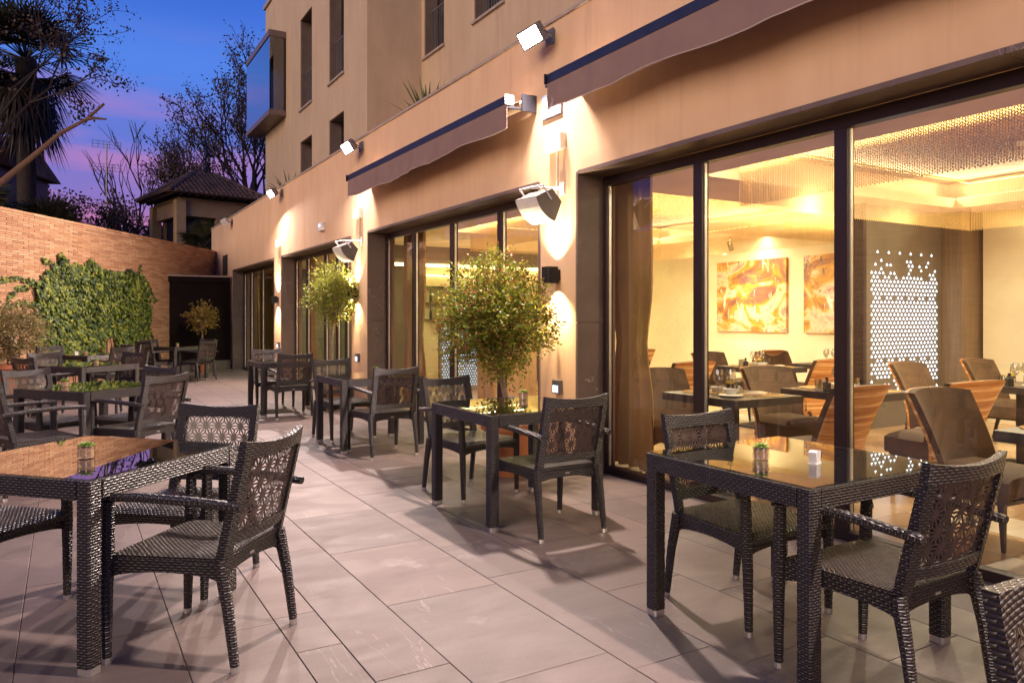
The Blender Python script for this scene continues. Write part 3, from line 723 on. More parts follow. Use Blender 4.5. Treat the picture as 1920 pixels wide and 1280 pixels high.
# walls inside
def iwall(name, label, m, *b, cat='wall'):
    x0, x1, y0, y1, z0, z1 = b; o = MB().box(x0-x0, x1-x0, y0-y0, y1-y0, z0, z1).build(name, m, None, (x0, y0, 0), uv=False); o['kind'] = 'structure'; return o
iwall('painting_wall', '', M['cream'], 10.4, 10.58, 5.78, 24.2, 0, 3.2)
iwall('cream_side_wall', '', M['cream'], 10.44, 10.58, -2.68, 5.45, 0, 3.2)
iwall('near_end_wall', '', M['cream'], 4.3, 10.4, -2.68, -2.5, 0, 3.2)
pt = thing('light_screen', 'taupe partition with perforated white glowing light panel', 'light panel', (8.38, 5.76, 0))
MB().box(0, 1.64, 0, .10, 0, ZC-.002).build('partition', M['taupe'], pt, uv=False)
MB().box(-.06, -.002, -.03, .12, 0, ZC-.002).build('edge_post', M['frame'], pt, uv=False)
mb = MB(); px0, px1 = .14, 1.52; pz0, pz1 = .34, 2.20
def petal(cx_, cz, s):
    for dx, dz, w_ in ((0, .0, 1.0), (-.55, -.05, .55), (.55, -.05, .55), (0, .55, .6)):
        x_, z_, q = cx_+dx*s, cz+dz*s, s*.48*w_
        mb.add([(x_-q, -.004, z_), (x_, -.004, z_-q*1.25), (x_+q, -.004, z_), (x_, -.004, z_+q*1.25)], [(0,1,2,3)])
nx, nz_ = 18, 36; ddx = (px1-px0)/nx; ddz = (pz1-pz0)/nz_; rp = random.Random(4)
for j in range(nz_):
    fz = j/(nz_-1)
    for i in range(nx + (0 if j % 2 else 1)):
        x_ = px0 + (i + (.5 if j % 2 else 0))*ddx; z_ = pz0+(j+.5)*ddz; keep = True
        if fz > .80: keep = rp.random() < .62-(fz-.80)*2.6 if fz < .955 else (i % 3 == 1 and j == nz_-1)
        if fz < .16: keep = rp.random() < .16+fz*2.6
        if (j in (nz_-12, 9)) and i % 3 == 0: keep = False
        if keep: petal(x_, z_, ddx*.37)
mb.build('glowing_perforations', M['led'], pt, kind='stuff', uv=False)
pier = thing('wood_pier', 'dark wood clad pier beside the glowing panel', 'pillar', (10.03, 5.50, 0))
MB().box(0, .57, 0, .36, 0, ZC-.002).build('cladding', M['pierwood'], pier, uv=False)
# paintings
def mk_paint(name, seed, cols):
    t = NT(name); o = t.obj(); q = t.node('ShaderNodeVectorMath', {0: o, 1: (seed, seed*.7, seed*.3)}, operation='ADD').outputs[0]
    wv = t.noise(t.map(q, (1, 1.1, 1.6)), 1.1, 5, .6, 1.1); w2 = t.noise(t.map(q, (1, 4, 1)), 2.0, 5, .62, .9)
    c = t.ramp(wv, cols); c = t.mixc(t.node('ShaderNodeMapRange', {0: w2, 1: .60, 2: .66}).outputs[0], c, (.80, .68, .62)); c = t.mixc(t.node('ShaderNodeMapRange', {0: w2, 1: .38, 2: .32}).outputs[0], c, (.12, .07, .09))
    t.set('Base Color', c); t.set('Roughness', .5); t.bump(w2, .3, .01); return t.m
cols = [(.30, (.08, .04, .05)), (.42, (.30, .11, .05)), (.5, (.62, .30, .02)), (.56, (.78, .55, .38)), (.66, (.36, .17, .13))]
for y0, y1, sd, lb in ((8.55, 10.1, 3.1, 'square abstract painting in yellow, white and brown, left of the pair'), (6.15, 8.2, 8.3, 'wide abstract painting in yellow, grey and brown, right of the pair')):
    t = thing('painting', lb, 'painting', (10.4, y0, 1.12), 0, 'abstract paintings on the restaurant wall')
    MB().box(-.05, -.002, 0, y1-y0, 0, 1.25).build('canvas', mk_paint('painted_canvas', sd, cols), t, uv=False)
# wall wash coves, and unseen lamps added in the recesses to light the tables
area('wall_wash', (10.25, 9.0, ZC-.03), (.35, 0, -1), .06, 6.2, 80, (1, .84, .50)); area('wall_wash', (10.25, 1.5, ZC-.03), (.35, 0, -1), .06, 7.5, 95, (1, .84, .50))
for q, (x_, y_) in enumerate(((6.6, 2.4), (8.2, 3.9), (6.6, 4.3), (6.8, 8.0), (8.2, 9.6))):
    lp = thing('added_recess_lamp', ('added flat round lamp in the nearer ceiling recess, nearest the glass', 'added flat round lamp in the nearer ceiling recess, by the pier', 'added flat round lamp in the nearer ceiling recess, centre left', 'added flat round lamp in the further ceiling recess, near side', 'added flat round lamp in the further ceiling recess, far side')[q], 'ceiling lamp', (x_, y_, ZC+.33))
    MB().lathe([(0, -.005), (.05, -.005), (.06, .005), (.06, .03), (0, .03)], 14).build('rim', M['white'], lp, uv=False)
    area('added_recess_bulb', (0, 0, -.02), (0, 0, -1), .08, .08, 48, (1, .86, .58), lp)
# track spots; the two after the first are added to brighten the wall
def downspot(x, y, tx, ty, label, pw=70):
    t = thing('ceiling_spotlight', label, 'spotlight', (x, y, ZC), 0, 'black ceiling spotlights in the restaurant')
    d = Vector((tx, ty, -2.0)).normalized(); c = Vector((0, 0, -.16))
    MB().tube([c - d*.08, c + d*.08], .045, 10).build('can', M['black'], t, uv=False)
    MB().tube([(0, 0, 0), (0, 0, -.12)], .012, 6).build('stem', M['black'], t, uv=False)
    spot('spot_lamp', tuple(c + d*.085), d, pw*3, (1, .93, .86), 80, .8, .04, t)
downspot(9.85, 9.3, .75, 0, 'black ceiling spotlight above the left painting', 26)
downspot(9.85, 7.2, .75, 0, 'added black ceiling spotlight above the right painting', 30)
downspot(9.90, 3.9, .5, 0, 'added black ceiling spotlight by the cream side wall', 24)

# chain curtains
def link_mesh(segs):
    mb = MB(); p = .0190; r_ = .0088
    for (x0, y0, x1, y1, zt, zb) in segs:
        Ln = math.hypot(x1-x0, y1-y0); ux, uy = (x1-x0)/Ln, (y1-y0)/Ln; n = int(Ln/p); m_ = int((zt-zb)/.0235)
        for i in range(n+1):
            o_ = (i % 2)*.0117
            for j in range(m_):
                cx_, cy_, z_ = x0+ux*i*p, y0+uy*i*p, zt-o_-j*.0235
                ax, ay = ux*r_, uy*r_; nx_, ny_ = -uy*.004, ux*.004
                b = len(mb.v)
                mb.v += [(cx_, cy_, z_), (cx_+ax, cy_+ay, z_-.012), (cx_+nx_, cy_+ny_, z_-.012), (cx_-ax, cy_-ay, z_-.012), (cx_-nx_, cy_-ny_, z_-.012), (cx_, cy_, z_-.025)]
                mb.f += [(b,b+1,b+2),(b,b+2,b+3),(b,b+3,b+4),(b,b+4,b+1),(b+5,b+2,b+1),(b+5,b+3,b+2),(b+5,b+4,b+3),(b+5,b+1,b+4)]
    return mb
for nm, (x0, x1, y0, y1), lb in (('a', (5.48, 9.40, 1.3, 5.06), 'rectangular brass chain curtain chandelier over the nearer dining tables'), ('b', (5.50, 9.40, 6.77, 10.6), 'second brass chain curtain chandelier further into the restaurant')):
    t = thing('chain_chandelier', lb, 'chandelier', (0, 0, 0), 0, 'brass chain curtain chandeliers'); t.location = ((x0+x1)/2, (y0+y1)/2, 2.41)
    for seg in ((x0, y0, x0, y1), (x0, y1, x1, y1), (x1, y0, x1, y1), (x0, y0, x1, y0)):
        s_ = (*[v-(t.location.x if q % 2 == 0 else t.location.y) for q, v in enumerate(seg)], 2.98-2.41, 0)
        link_mesh([s_]).build('chain_curtain', M['chain'], t, kind='stuff', uv=False)
    mb = MB(); hx, hy = (x1-x0)/2, (y1-y0)/2
    for q in (-1, 1): mb.box(-hx-.01, hx+.01, q*hy-.01, q*hy+.01, .57, .59); mb.box(q*hx-.01, q*hx+.01, -hy+.01, hy-.01, .572, .588)
    mb.build('top_rail', M['gold'], t, uv=False)

# window drapes
def drape(y0, y1, label, x=4.42):
    t = thing('curtain', label, 'curtain', (x, (y0+y1)/2, 0), 0, 'floor length brown curtains inside the windows'); Ln = y1-y0
    def f(u, v):
        pinch = 1-.35*math.exp(-((v-.42)/.13)**2) if v < .9 else 1
        y_ = (u-.5)*Ln*pinch; return (.045*math.sin(u*Ln*42+.5*math.sin(v*5)), y_, .02+v*2.6)
    MB().grid(f, int(Ln*80), 14).build('cloth', M['curtain'], t, smooth=True, uv=False)
drape(5.08, 5.62, 'tall brown curtain behind glass at far end of the nearest window')
drape(9.95, 10.65, 'tall brown curtain behind glass at far end of the middle window')
drape(15.45, 15.85, 'tall brown curtain at far end of the third window')
drape(20.75, 21.1, 'brown curtain in the farthest window')

# bar zone further in the room
bar = thing('bar_counter', 'dark bar counter with back wall shelves and yellow cove light', 'bar', (7.4, 14.0, 0))
MB().box(0, 2.9, 0, .6, 0, 1.05).build('counter', M['darkwood'], bar, uv=False)
MB().box(-.05, 2.95, -.05, .65, 1.05, 1.09).build('counter_top', M['china'], bar, uv=False)
MB().box(0, 2.98, 3.0, 3.2, 0, ZC-.002).build('back_panel', M['cream'], bar, uv=False)
for z_ in (1.3, 1.7, 2.1): MB().box(.1, 2.9, 2.72, 2.998, z_, z_+.03).build('shelf', M['darkwood'], bar, uv=False)
MB().box(.1, 2.9, 2.9, 2.95, 2.38, 2.41).build('light_strip', M['covegreen'], bar, uv=False)
bl = []
for i in range(14):
    for z_ in (1.33, 1.73):
        b_ = MB().lathe([(.0, 0), (.035, 0), (.035, .18), (.012, .23), (.012, .30), (0, .30)], 8).build('bottle', M['oil'] if i % 3 else M['frame'], None, (7.65+i*.19, 16.85, z_+.001), uv=False)
        tag(b_, ('dark' if i % 3 == 0 else 'yellow')+' bottle standing in the row on the '+('lower' if z_ < 1.5 else 'middle')+' shelf behind the bar', 'bottle', 'bottles on the bar shelves, '+('dark' if i % 3 == 0 else 'yellow')+(' low' if z_ < 1.5 else ' middle'))
fasc = thing('ceiling_bulkhead', 'lowered dark bulkhead with glowing yellow strip above the bar', 'bulkhead', (5.2, 13.5, 2.25))
MB().box(0, 5.15, 0, .3, .12, .498).build('face', M['taupe'], fasc, uv=False)
MB().box(0, 5.15, -.04, -.002, .10, .16).build('light_strip', M['covegreen'], fasc, uv=False)
for (yy, xx0) in ((17.2, 4.9), (21.6, 4.9)):
    o = iwall('inner_partition', '', M['taupe'], xx0+.8, 7.38 if yy < 18 else 10.38, yy, yy+.15, 0, ZC-.002)
area('bar_cove_lamp', (8.8, 16.7, 2.5), (0, -.3, 1), 2.8, .06, 60, (1, .85, .35))
area('bar_cove_lamp', (7.5, 13.4, 2.44), (0, -.6, -1), 4.5, .05, 60, (1, .85, .35))
area('lobby_lamp', (6.5, 19.4, 2.70), (0, 0, -1), 1.5, 1.5, 60, (.86, 1, .45))
area('lobby_lamp', (6.3, 15.4, 2.70), (0, 0, -1), 1.2, 1.2, 24, (.95, .98, .42))
mb = thing('lobby_lamp_panel', 'flat ceiling lamp over the far lobby', 'ceiling lamp', (6.5, 19.4, 2.72)); MB().box(-.78, .78, -.78, .78, 0, .02).build('frame', M['white'], mb, uv=False)
# host desk
hd = thing('host_desk', 'light wood reception desk with sloped tablet screen inside middle window', 'desk', (5.35, 9.6, 0))
MB().cbox(0, .75, 0, .5, 0, 1.02, .01).build('cabinet', M['hostwood'], hd, uv=False)
MB().box(-.03, .78, -.03, .53, 1.02, 1.05).build('top', M['hostwood'], hd, uv=False)
mb = MB(); mb.obox((.30, .15, 1.24), Vector((.23, 0, 0)), Vector((0, .15, .10)), Vector((0, -.006, .009))); mb.tube([(.3, .2, 1.05), (.3, .15, 1.23)], .02, 6); mb.build('tablet', M['black'], hd, uv=False)
MB().add([(.09, .02, 1.166), (.51, .02, 1.166), (.51, .27, 1.334), (.09, .27, 1.334)], [(0,1,2,3)]).build('screen', M['screen'], hd, uv=False)
l2 = thing('glowing_screen', 'pale blue perforated light screen deep in the restaurant', 'light panel', (5.9, 12.6, 0))
MB().box(0, 1.3, 0, .06, 0, 1.25).build('panel', M['taupe'], l2, uv=False)
mb = MB()
for j in range(22):
    for i in range(24):
        x_ = .06+i*.05+(.025 if j % 2 else 0); z_ = .12+j*.05; mb.add([(x_-.015, -.003, z_), (x_, -.003, z_-.02), (x_+.015, -.003, z_), (x_, -.003, z_+.02)], [(0,1,2,3)])
mb.build('glowing_perforations', emis('soft_led', (.6, .85, 1), .9), l2, kind='stuff', uv=False)
for q, (x_, y_) in enumerate(((6.6, 8.5), (7.3, 9.2))):
    t = thing('buffet_table', ('dark' , 'long dark')[q] + ' buffet side table with blue cloth in middle of restaurant', 'table', (x_, y_, 0), 20*q)
    MB().box(-.5, .5, -.3, .3, .70, .75).build('top', M['darkwood'], t, uv=False)
    MB().box(-.48, .48, -.28, .28, .1, .699).build('base', M['darkwood'], t, uv=False)
    MB().box(-.2, .25, -.305, -.29, .2, .75).build('cloth', M['blueseat'], t, uv=False)

# ------------------------------------------------------------------ dining chairs
def dining_chair(label):
    t = thing('dining_chair', label, 'chair', (0,0,0), 0, 'velvet and striped wood dining chairs')
    def shape(u, v, off):
        x_ = (u-.5)*2; z_ = .24+v*.66; hw = .255+.03*v
        lean = -.22-.18*max(0, (z_-.42)/.48)**1.3 if z_ > .42 else -.22+.0*(z_)
        return (x_*hw, lean+.10*abs(x_)**2.4*(1-.25*v)+off, z_ - .02*abs(x_)**3*v)
    MB().grid(lambda u, v: shape(u, v, 0), 12, 12, (0, .045, 0)).build('backrest', M['velvet'], t, smooth=True, uv=False)
    MB().grid(lambda u, v: shape(u, v, -.024), 12, 12, (0, .022, 0)).build('back_shell', M['zebra'], t, smooth=True, uv=False)
    def cush(u, v):
        x_ = (u-.5)*2; y_ = -.16+v*.44; e = 1-abs(x_)**6; f = 1-max(0, (v-.8)/.2)**3*.5; return (x_*.255, y_, .41+.055*e*f)
    mb = MB(); mb.grid(cush, 10, 8, (0, 0, -.12)); mb.build('seat', M['velvet'], t, smooth=True, uv=False)
    MB().box(-.235, .235, -.19, .25, .27, .292).build('seat_frame', M['darkwood'], t, uv=False)
    for sx in (-1, 1):
        MB().tube([(sx*.21, .22, .275), (sx*.22, .235, 0)], [.026, .013], 4).build('leg', M['darkwood'], t, uv=False)
        MB().tube([(sx*.20, -.17, .275), (sx*.215, -.25, 0)], [.026, .013], 4).build('leg', M['darkwood'], t, uv=False)
    return t
dc = [((4.78, 3.62), 0, 'orange striped wood chair back seen from behind at the window-side dining table'),
      ((4.72, 5.02), 180, 'brown velvet chair facing the camera beside the drape behind glass'),
      ((5.75, 4.72), 172, 'brown velvet chair with striped edge left of the glowing panel table'),
      ((7.55, 5.92), 2, 'striped wood chair back below the right painting'),
      ((7.6, 7.28), 180, 'brown velvet chair below the left painting'),
      ((8.75, 7.15), 180, 'brown velvet chair between the two paintings'),
      ((8.8, 7.85), 0, 'striped wood chair back far in front of left painting'),
      ((5.85, 6.35), 0, 'striped wood chair back just right of the first mullion'),
      ((5.85, 7.95), 180, 'brown velvet chair at far table behind the drape'),
      ((7.4, 9.1), 0, 'striped wood chair back at the far left dining table'),
      ((5.90, 3.42), -8, 'orange striped chair back in front of the glowing panel'),
      ((4.92, 2.55), 176, 'large brown velvet chair nearest the glass, facing the camera'),
      ((7.6, 4.42), 180, 'brown velvet chair directly in front of the glowing panel'),
      ((8.9, 4.4), 180, 'brown velvet chair against the cream side wall'),
      ((7.55, 2.75), 0, 'brown velvet chair turned away at the right wall table'),
      ((9.1, 2.9), 0, 'striped chair at the farthest right table'),
      ((4.75, 1.05), 0, 'dining chair at the near end of nearest dining table')]
first = dining_chair(dc[0][2]); first.location = (*dc[0][0], 0)
for (p, rz, lb) in dc[1:]: dup(first, (*p, 0), rz, lb)

# dining tables
def dining_table(label):
    t = thing('dining_table', label, 'table', (0,0,0), 0, 'dark wood dining tables')
    MB().cbox(-.37, .37, -.40, .40, .69, .75, .004).build('top', M['darkwood'], t, uv=False)
    MB().cbox(-.05, .05, -.05, .05, .02, .689, .006).build('pedestal', M['darkwood'], t, uv=False)
    MB().box(-.25, .25, -.25, .25, 0, .018).build('base_plate', M['black'], t, uv=False)
    return t
DT = [((4.62, 4.36), 'behind glass by the first mullions'), ((7.53, 6.60), 'in front of the two paintings'), ((5.74, 4.10), 'left of the glowing panel'), ((7.55, 3.58), 'by the cream side wall'), ((4.72, 1.82), 'nearest the camera'), ((5.85, 7.2), 'deep behind the drape'), ((8.8, 6.5), 'under the right painting'), ((8.9, 3.65), 'in the cream wall corner')]
t0 = dining_table('dark wood dining table ' + DT[0][1]); t0.location = (*DT[0][0], 0)
for p, lb in DT[1:]: dup(t0, (*p, 0), 0, 'dark wood dining table ' + lb)

# tableware prototypes (meshes shared)
gm = MB().lathe([(.0, .0), (.034, .001), (.034, .003), (.006, .008), (.0045, .03), (.0045, .085), (.02, .098), (.036, .12), (.041, .145), (.038, .175), (.032, .20)], 16).mesh('wine_glass', M['glassware'], True, uv=False)
tm = MB().lathe([(.0, .006), (.036, .006), (.038, .0), (.040, .03), (.041, .095), (.038, .095), (.036, .012)], 12).mesh('tumbler', M['glassware'], False, uv=False)
bm = MB().lathe([(.0, .005), (.03, .0), (.05, .022), (.062, .045), (.059, .045), (.045, .02), (0, .01)], 18).mesh('bowl', M['china'], True, uv=False)
plm = MB().lathe([(.0, .0), (.06, .0), (.095, .012), (.094, .015), (.06, .005), (0, .005)], 22).mesh('side_plate', M['china'], True, uv=False)
pmm = MB().lathe([(.0, .0), (.17, .0), (.17, .006), (.15, .009), (0, .008)], 26).mesh('placemat', M['straw'], False, uv=False)
def napkin_mesh():
    mb = MB()
    mb.grid(lambda u, v: ((u-.5)*.17, (v-.5)*.11, .002+.014*math.sin(u*3)*math.sin(v*3.1)+.006*math.sin(u*9)), 8, 6, (0, 0, .006)); return mb.mesh('napkin', M['linen'], True, uv=False)
nm_ = napkin_mesh()
cm = MB().obox((0, 0, .004), (.10, 0, .0), (0, .006, 0), (0, 0, .002)).obox((.0, .022, .004), (.10, 0, 0), (0, .004, 0), (0, 0, .002)).mesh('cutlery', M['cutlery'], uv=False)
def letter_mesh():
    cu = bpy.data.curves.new('letter', 'FONT'); cu.body = 'a'; cu.size = .05; cu.align_x = 'CENTER'; cu.align_y = 'CENTER'
    o = bpy.data.objects.new('letter', cu); COL.objects.link(o); dg = bpy.context.evaluated_depsgraph_get(); me = bpy.data.meshes.new_from_object(o.evaluated_get(dg))
    bpy.data.objects.remove(o); me.materials.clear(); me.materials.append(M['gold']); return me
LM = letter_mesh()
bodym = MB().cbox(-.026, .026, -.026, .026, 0, .075, .004).mesh('body', M['oil'], uv=False)
bodyd = MB().cbox(-.026, .026, -.026, .026, 0, .075, .004).mesh('body', M['label'], uv=False)
neckm = MB().lathe([(.024, .075), (.010, .088), (.010, .10), (.014, .10), (.014, .118), (0, .118)], 10).mesh('neck', M['gold'], uv=False)
neckd = MB().lathe([(.024, .075), (.010, .088), (.010, .10), (.014, .10), (.014, .118), (0, .118)], 10).mesh('neck', M['black'], uv=False)
labm = MB().box(-.0275, .0275, -.0275, .0275, .012, .058).mesh('label', M['label'], uv=False)
def put(me, cat, x, y, z, rz, label, name=None):
    o = inst(name or me.name.split('.')[0], me, None, (x, y, z), (0, 0, R(rz))); tag(o, label, cat); return o
ZT = .7502
def bottle(x, y, label, dark=False):
    t = thing('oil_bottle', label, 'bottle', (x, y, ZT), -30)
    inst('body', bodyd if dark else bodym, t); inst('neck', neckd if dark else neckm, t)
    if not dark:
        inst('label', labm, t); inst('letter', LM, t, (0, -.0285, .034), (R(90), 0, 0)); inst('letter', LM, t, (-.0285, 0, .034), (R(90), 0, R(-90)))
def setting(cx_, cy_, where, full=True):
    put(gm, 'glass', cx_-.12, cy_+.02, ZT, 0, 'left wine glass of the pair on table ' + where)
    put(gm, 'glass', cx_-.02, cy_-.02, ZT, 0, 'right wine glass of the pair on table ' + where)
    put(tm, 'glass', cx_+.12, cy_+.02, ZT, 0, 'cut tumbler right of wine glasses on table ' + where)
    put(bm, 'bowl', cx_-.17, cy_-.16, ZT+.016, 0, 'white bowl before the glasses on table ' + where)
    put(plm, 'plate', cx_-.17, cy_-.16, ZT, 0, 'white side plate under the bowl on table ' + where)
    put(pmm, 'placemat', cx_+.13, cy_-.20, ZT, 0, 'straw placemat at near side of table ' + where)
    put(nm_, 'napkin', cx_+.08, cy_-.20, ZT+.010, 20, 'folded beige napkin on the near placemat of table ' + where)
    if full:
        put(tm, 'glass', cx_-.26, cy_+.08, ZT, 0, 'cut tumbler left of wine glasses on table ' + where)
        put(cm, 'cutlery', cx_+.22, cy_-.21, ZT+.010, 75, 'steel knife and fork on the straw placemat of table ' + where)
        put(pmm, 'placemat', cx_-.08, cy_+.22, ZT, 0, 'straw placemat at far side of table ' + where)
        put(bm, 'bowl', cx_+.0, cy_+.14, ZT, 0, 'white bowl behind glasses on table ' + where)
        bottle(cx_-.30, cy_-.02, 'dark vinegar bottle on table ' + where, True); bottle(cx_+.22, cy_+.22, 'oil bottle with black label on table ' + where)
for i, (p, lb) in enumerate(DT): setting(p[0], p[1], lb, i < 5)

# ================================================================== terrace furniture
def Bk(x, z):    # backrest centre surface
    return -.238 - (z-.42)*.235 - .03*(1-min(1, (x/.235)**2))
def wicker_chair(label):
    t = thing('wicker_armchair', label, 'chair', (0,0,0), 0, 'dark woven armchairs on the terrace'); W_ = M['wicker']
    def curved(mb, x0, x1, z0, z1, th, nx=8, nz=4, topc=0.0, off=0.0):
        def f(u, v):
            x_ = x0+(x1-x0)*u; z_ = z0+(z1-z0)*v; zz = z_+topc*v*(x_/.235)**2; return (x_, Bk(x_, z_)+off, zz)
        mb.grid(f, nx, nz, (0, th, 0))
    # back frame
    mb = MB(); curved(mb, -.235, .235, .812, .864, .030, 12, 4, .022); mb.build('top_rail', W_, t, smooth=True)
    mb = MB(); curved(mb, -.195, .195, .475, .518, .028, 10, 3); mb.build('lower_rail', W_, t, smooth=True)
    for s_ in (-1, 1):
        def f(u, v, s_=s_):
            x_ = s_*(.193+.042*u); z_ = .40+.411*v; return (x_, Bk(x_, z_)-.002, z_)
        MB().grid(f, 2, 8, (0, .034, 0)).build('back_stile', W_, t, smooth=True)
    # star lattice, two layers
    x0, x1, z0, z1 = -.194, .194, .518, .812
    for layer, off in ((0, .010),):
        mb = MB(); d = .070; h = d*math.sqrt(3)/2; segs = set(); ox = 0 if layer == 0 else .013
        rowsn = int((z1-z0)/h)+2
        P = {}
        for j in range(-1, rowsn+1):
            for i in range(-1, 8): P[(i, j)] = (x0+ox+(i+(.5 if j % 2 else 0))*d, z0+j*h)
        tris = []
        for j in range(-1, rowsn):
            for i in range(-1, 7):
                if j % 2 == 0: tris += [((i,j),(i+1,j),(i,j+1)), ((i+1,j),(i+1,j+1),(i,j+1))]
                else: tris += [((i,j),(i+1,j),(i+1,j+1)), ((i,j),(i+1,j+1),(i,j+1))]
        def seg(a, b, w_):
            lo, hi = 0.0, 1.0
            dx, dz = b[0]-a[0], b[1]-a[1]
            for p_, q_ in ((-dx, a[0]-x0), (dx, x1-a[0]), (-dz, a[1]-z0), (dz, z1-a[1])):
                if abs(p_) < 1e-9:
                    if q_ < 0: return
                    continue
                r_ = q_/p_
                if p_ < 0: lo = max(lo, r_)
                else: hi = min(hi, r_)
            if lo >= hi-1e-3: return
            ax, az = a[0]+dx*lo, a[1]+dz*lo; bx_, bz = a[0]+dx*hi, a[1]+dz*hi; ln = math.hypot(bx_-ax, bz-az)
            if ln < .004: return
            nx_, nz2 = -(bz-az)/ln*w_, (bx_-ax)/ln*w_; vs = []
            for yy in (0, .004):
                for (qx, qz) in ((ax+nx_, az+nz2), (ax-nx_, az-nz2), (bx_-nx_, bz-nz2), (bx_+nx_, bz+nz2)): vs.append((qx, Bk(qx, qz)+off+yy, qz))
            mb.add(vs, [(0,1,2,3),(7,6,5,4),(0,4,5,1),(2,6,7,3)])
        E_ = set()
        for tr in tris:
            pts = [P.get(q) for q in tr]
            if None in pts: continue
            cx_, cz = sum(p[0] for p in pts)/3, sum(p[1] for p in pts)/3
            for q, p in zip(tr, pts): seg(p, (cx_, cz), .0032)
            for a_, b_ in ((0,1),(1,2),(2,0)):
                k_ = tuple(sorted((tr[a_], tr[b_])))
                if k_ not in E_: E_.add(k_); seg(pts[a_], pts[b_], .0034)
        mb.build('star_lattice', M['wickerflat'], t, uv=False)
    # seat
    def seatf(u, v):
        x_ = (u-.5)*2; y_ = -.235+v*.495; hw = .232+.036*v; e = max(0, (v-.88)/.12); return (x_*hw, y_, .438-.012*(1-x_**2)*math.sin(min(1, v)*3.14)-.022*e*e-.008*abs(x_)**8)
    MB().grid(seatf, 14, 14, (0, 0, -.022)).build('seat', M['wickerseat'], t, smooth=True)
    n = 10
    def arch(p0, p1, thx, thy):
        p0 = Vector(p0); p1 = Vector(p1)
        def f(u, v):
            p = p0.lerp(p1, u); zb = .338+.030*math.sin(math.pi*u)**.6 if 0 < u < 1 else .338; return (p.x, p.y, zb+(.418-zb)*v)
        MB().grid(f, n, 2, (thx, thy, 0)).build('apron', W_, t)
    arch((-.262, .244, 0), (.262, .244, 0), 0, -.018); arch((-.232, -.228, 0), (.232, -.228, 0), 0, .018)
    arch((-.232, -.225, 0), (-.268, .24, 0), .018, 0); arch((.232, -.225, 0), (.268, .24, 0), -.018, 0)
    for s_ in (-1, 1):
        l_ = MB().tube([(s_*.262, .246, .022), (s_*.266, .243, .30), (s_*.268, .238, .42), (s_*.270, .232, .64)], [.0165, .0225, .025, .021], 8, sq=True).build('leg', W_, t, smooth=True)
        MB().tube([(s_*.262, .2465, .0), (s_*.262, .2465, .0225)], .0168, 8, sq=True).build('foot', M['steel'], l_, uv=False)
        l_ = MB().tube([(s_*.238, -.292, .022), (s_*.236, -.262, .24), (s_*.230, -.226, .42)], [.0165, .021, .026], 8, sq=True).build('leg', W_, t, smooth=True)
        MB().tube([(s_*.238, -.2945, 0), (s_*.238, -.2925, .0225)], .0168, 8, sq=True).build('foot', M['steel'], l_, uv=False)
        MB().tube([(s_*.270, .256, .655), (s_*.272, .10, .662), (s_*.268, -.12, .655), (s_*.252, -.285, .640), (s_*.25, -.33, .635)], [.019, .020, .020, .020, .018], 8, .85, sq=True).build('armrest', W_, t, smooth=True, swap=True)
    MB().box(-.016, .016, -.2295, -.2282, .383, .393).build('maker_plate', M['steel'], t, uv=False)
    return t
CH_ = [  # x, y, rz, label
 (2.66, 1.77, 0, 'wicker armchair with its back to the camera at the nearest right table'),
 (2.78, 2.52, 180, 'wicker armchair pushed under far side of the nearest right table'),
 (2.72, 4.15, 0, 'wicker armchair on the near side of table beside the big potted tree'),
 (2.74, 5.28, 191, 'wicker armchair behind the table beside the big potted tree'),
 (2.76, 7.24, 3, 'wicker armchair on near side of the third table along the windows'),
 (2.74, 8.42, 188, 'wicker armchair behind the third table along the windows'),
 (2.68, 10.62, 0, 'wicker armchair near side of the farthest table along the windows'),
 (2.70, 11.75, 180, 'wicker armchair behind the farthest table along the windows'),
 (.50, 3.42, 48.6, 'wicker armchair at right corner of the big front left table'),
 (.53, 4.21, 139.7, 'wicker armchair behind the front left table, its star lattice against the floor'),
 (-.35, 4.27, 221, 'wicker armchair mostly cut off at the left edge behind the front left table'),
 (.55, 7.33, 38, 'purple-lit wicker armchair to the right of second left table'),
 (.56, 8.10, 125, 'dark wicker armchair behind the right corner of second left table'),
 (-.20, 7.08, -68, 'wicker armchair at left edge with arm pointing to the second left table'),
 (-.12, 8.20, 217, 'wicker armchair behind the left corner of second left table'),
 (-.17, 11.2, -57, 'wicker armchair at left edge at the third left table'),
 (-.07, 12.1, 213, 'pale shining wicker armchair back in front of the bushy potted tree'),
 (.62, 11.85, 129, 'dark wicker armchair behind the right corner of third left table'),
 (.62, 14.4, 40, 'brownish wicker armchair right of the table in front of the ivy'),
 (.78, 15.15, 129, 'wicker armchair hidden behind the table in front of the ivy'),
 (-.05, 15.15, 213, 'wicker armchair left of the table in front of the ivy'),
 (2.46, 17.5, 34, 'wicker armchair standing right of the farthest table by the shutter'),
 (1.68, 17.72, -56, 'wicker armchair left of the farthest table by the shutter'),
 (2.55, 18.33, 124, 'wicker armchair behind right side of the table by the shutter'),
 (1.80, 18.5, 214, 'wicker armchair behind left side of the table by the shutter'),
 (1.62, .385, 180, 'wicker armchair cropped at the bottom right corner of the picture'),
]
c0 = wicker_chair(CH_[0][3]); c0.location = (CH_[0][0], CH_[0][1], 0); c0.rotation_euler = (0, 0, R(CH_[0][2]))
for x_, y_, rz, lb in CH_[1:]: dup(c0, (x_, y_, 0), rz, lb)

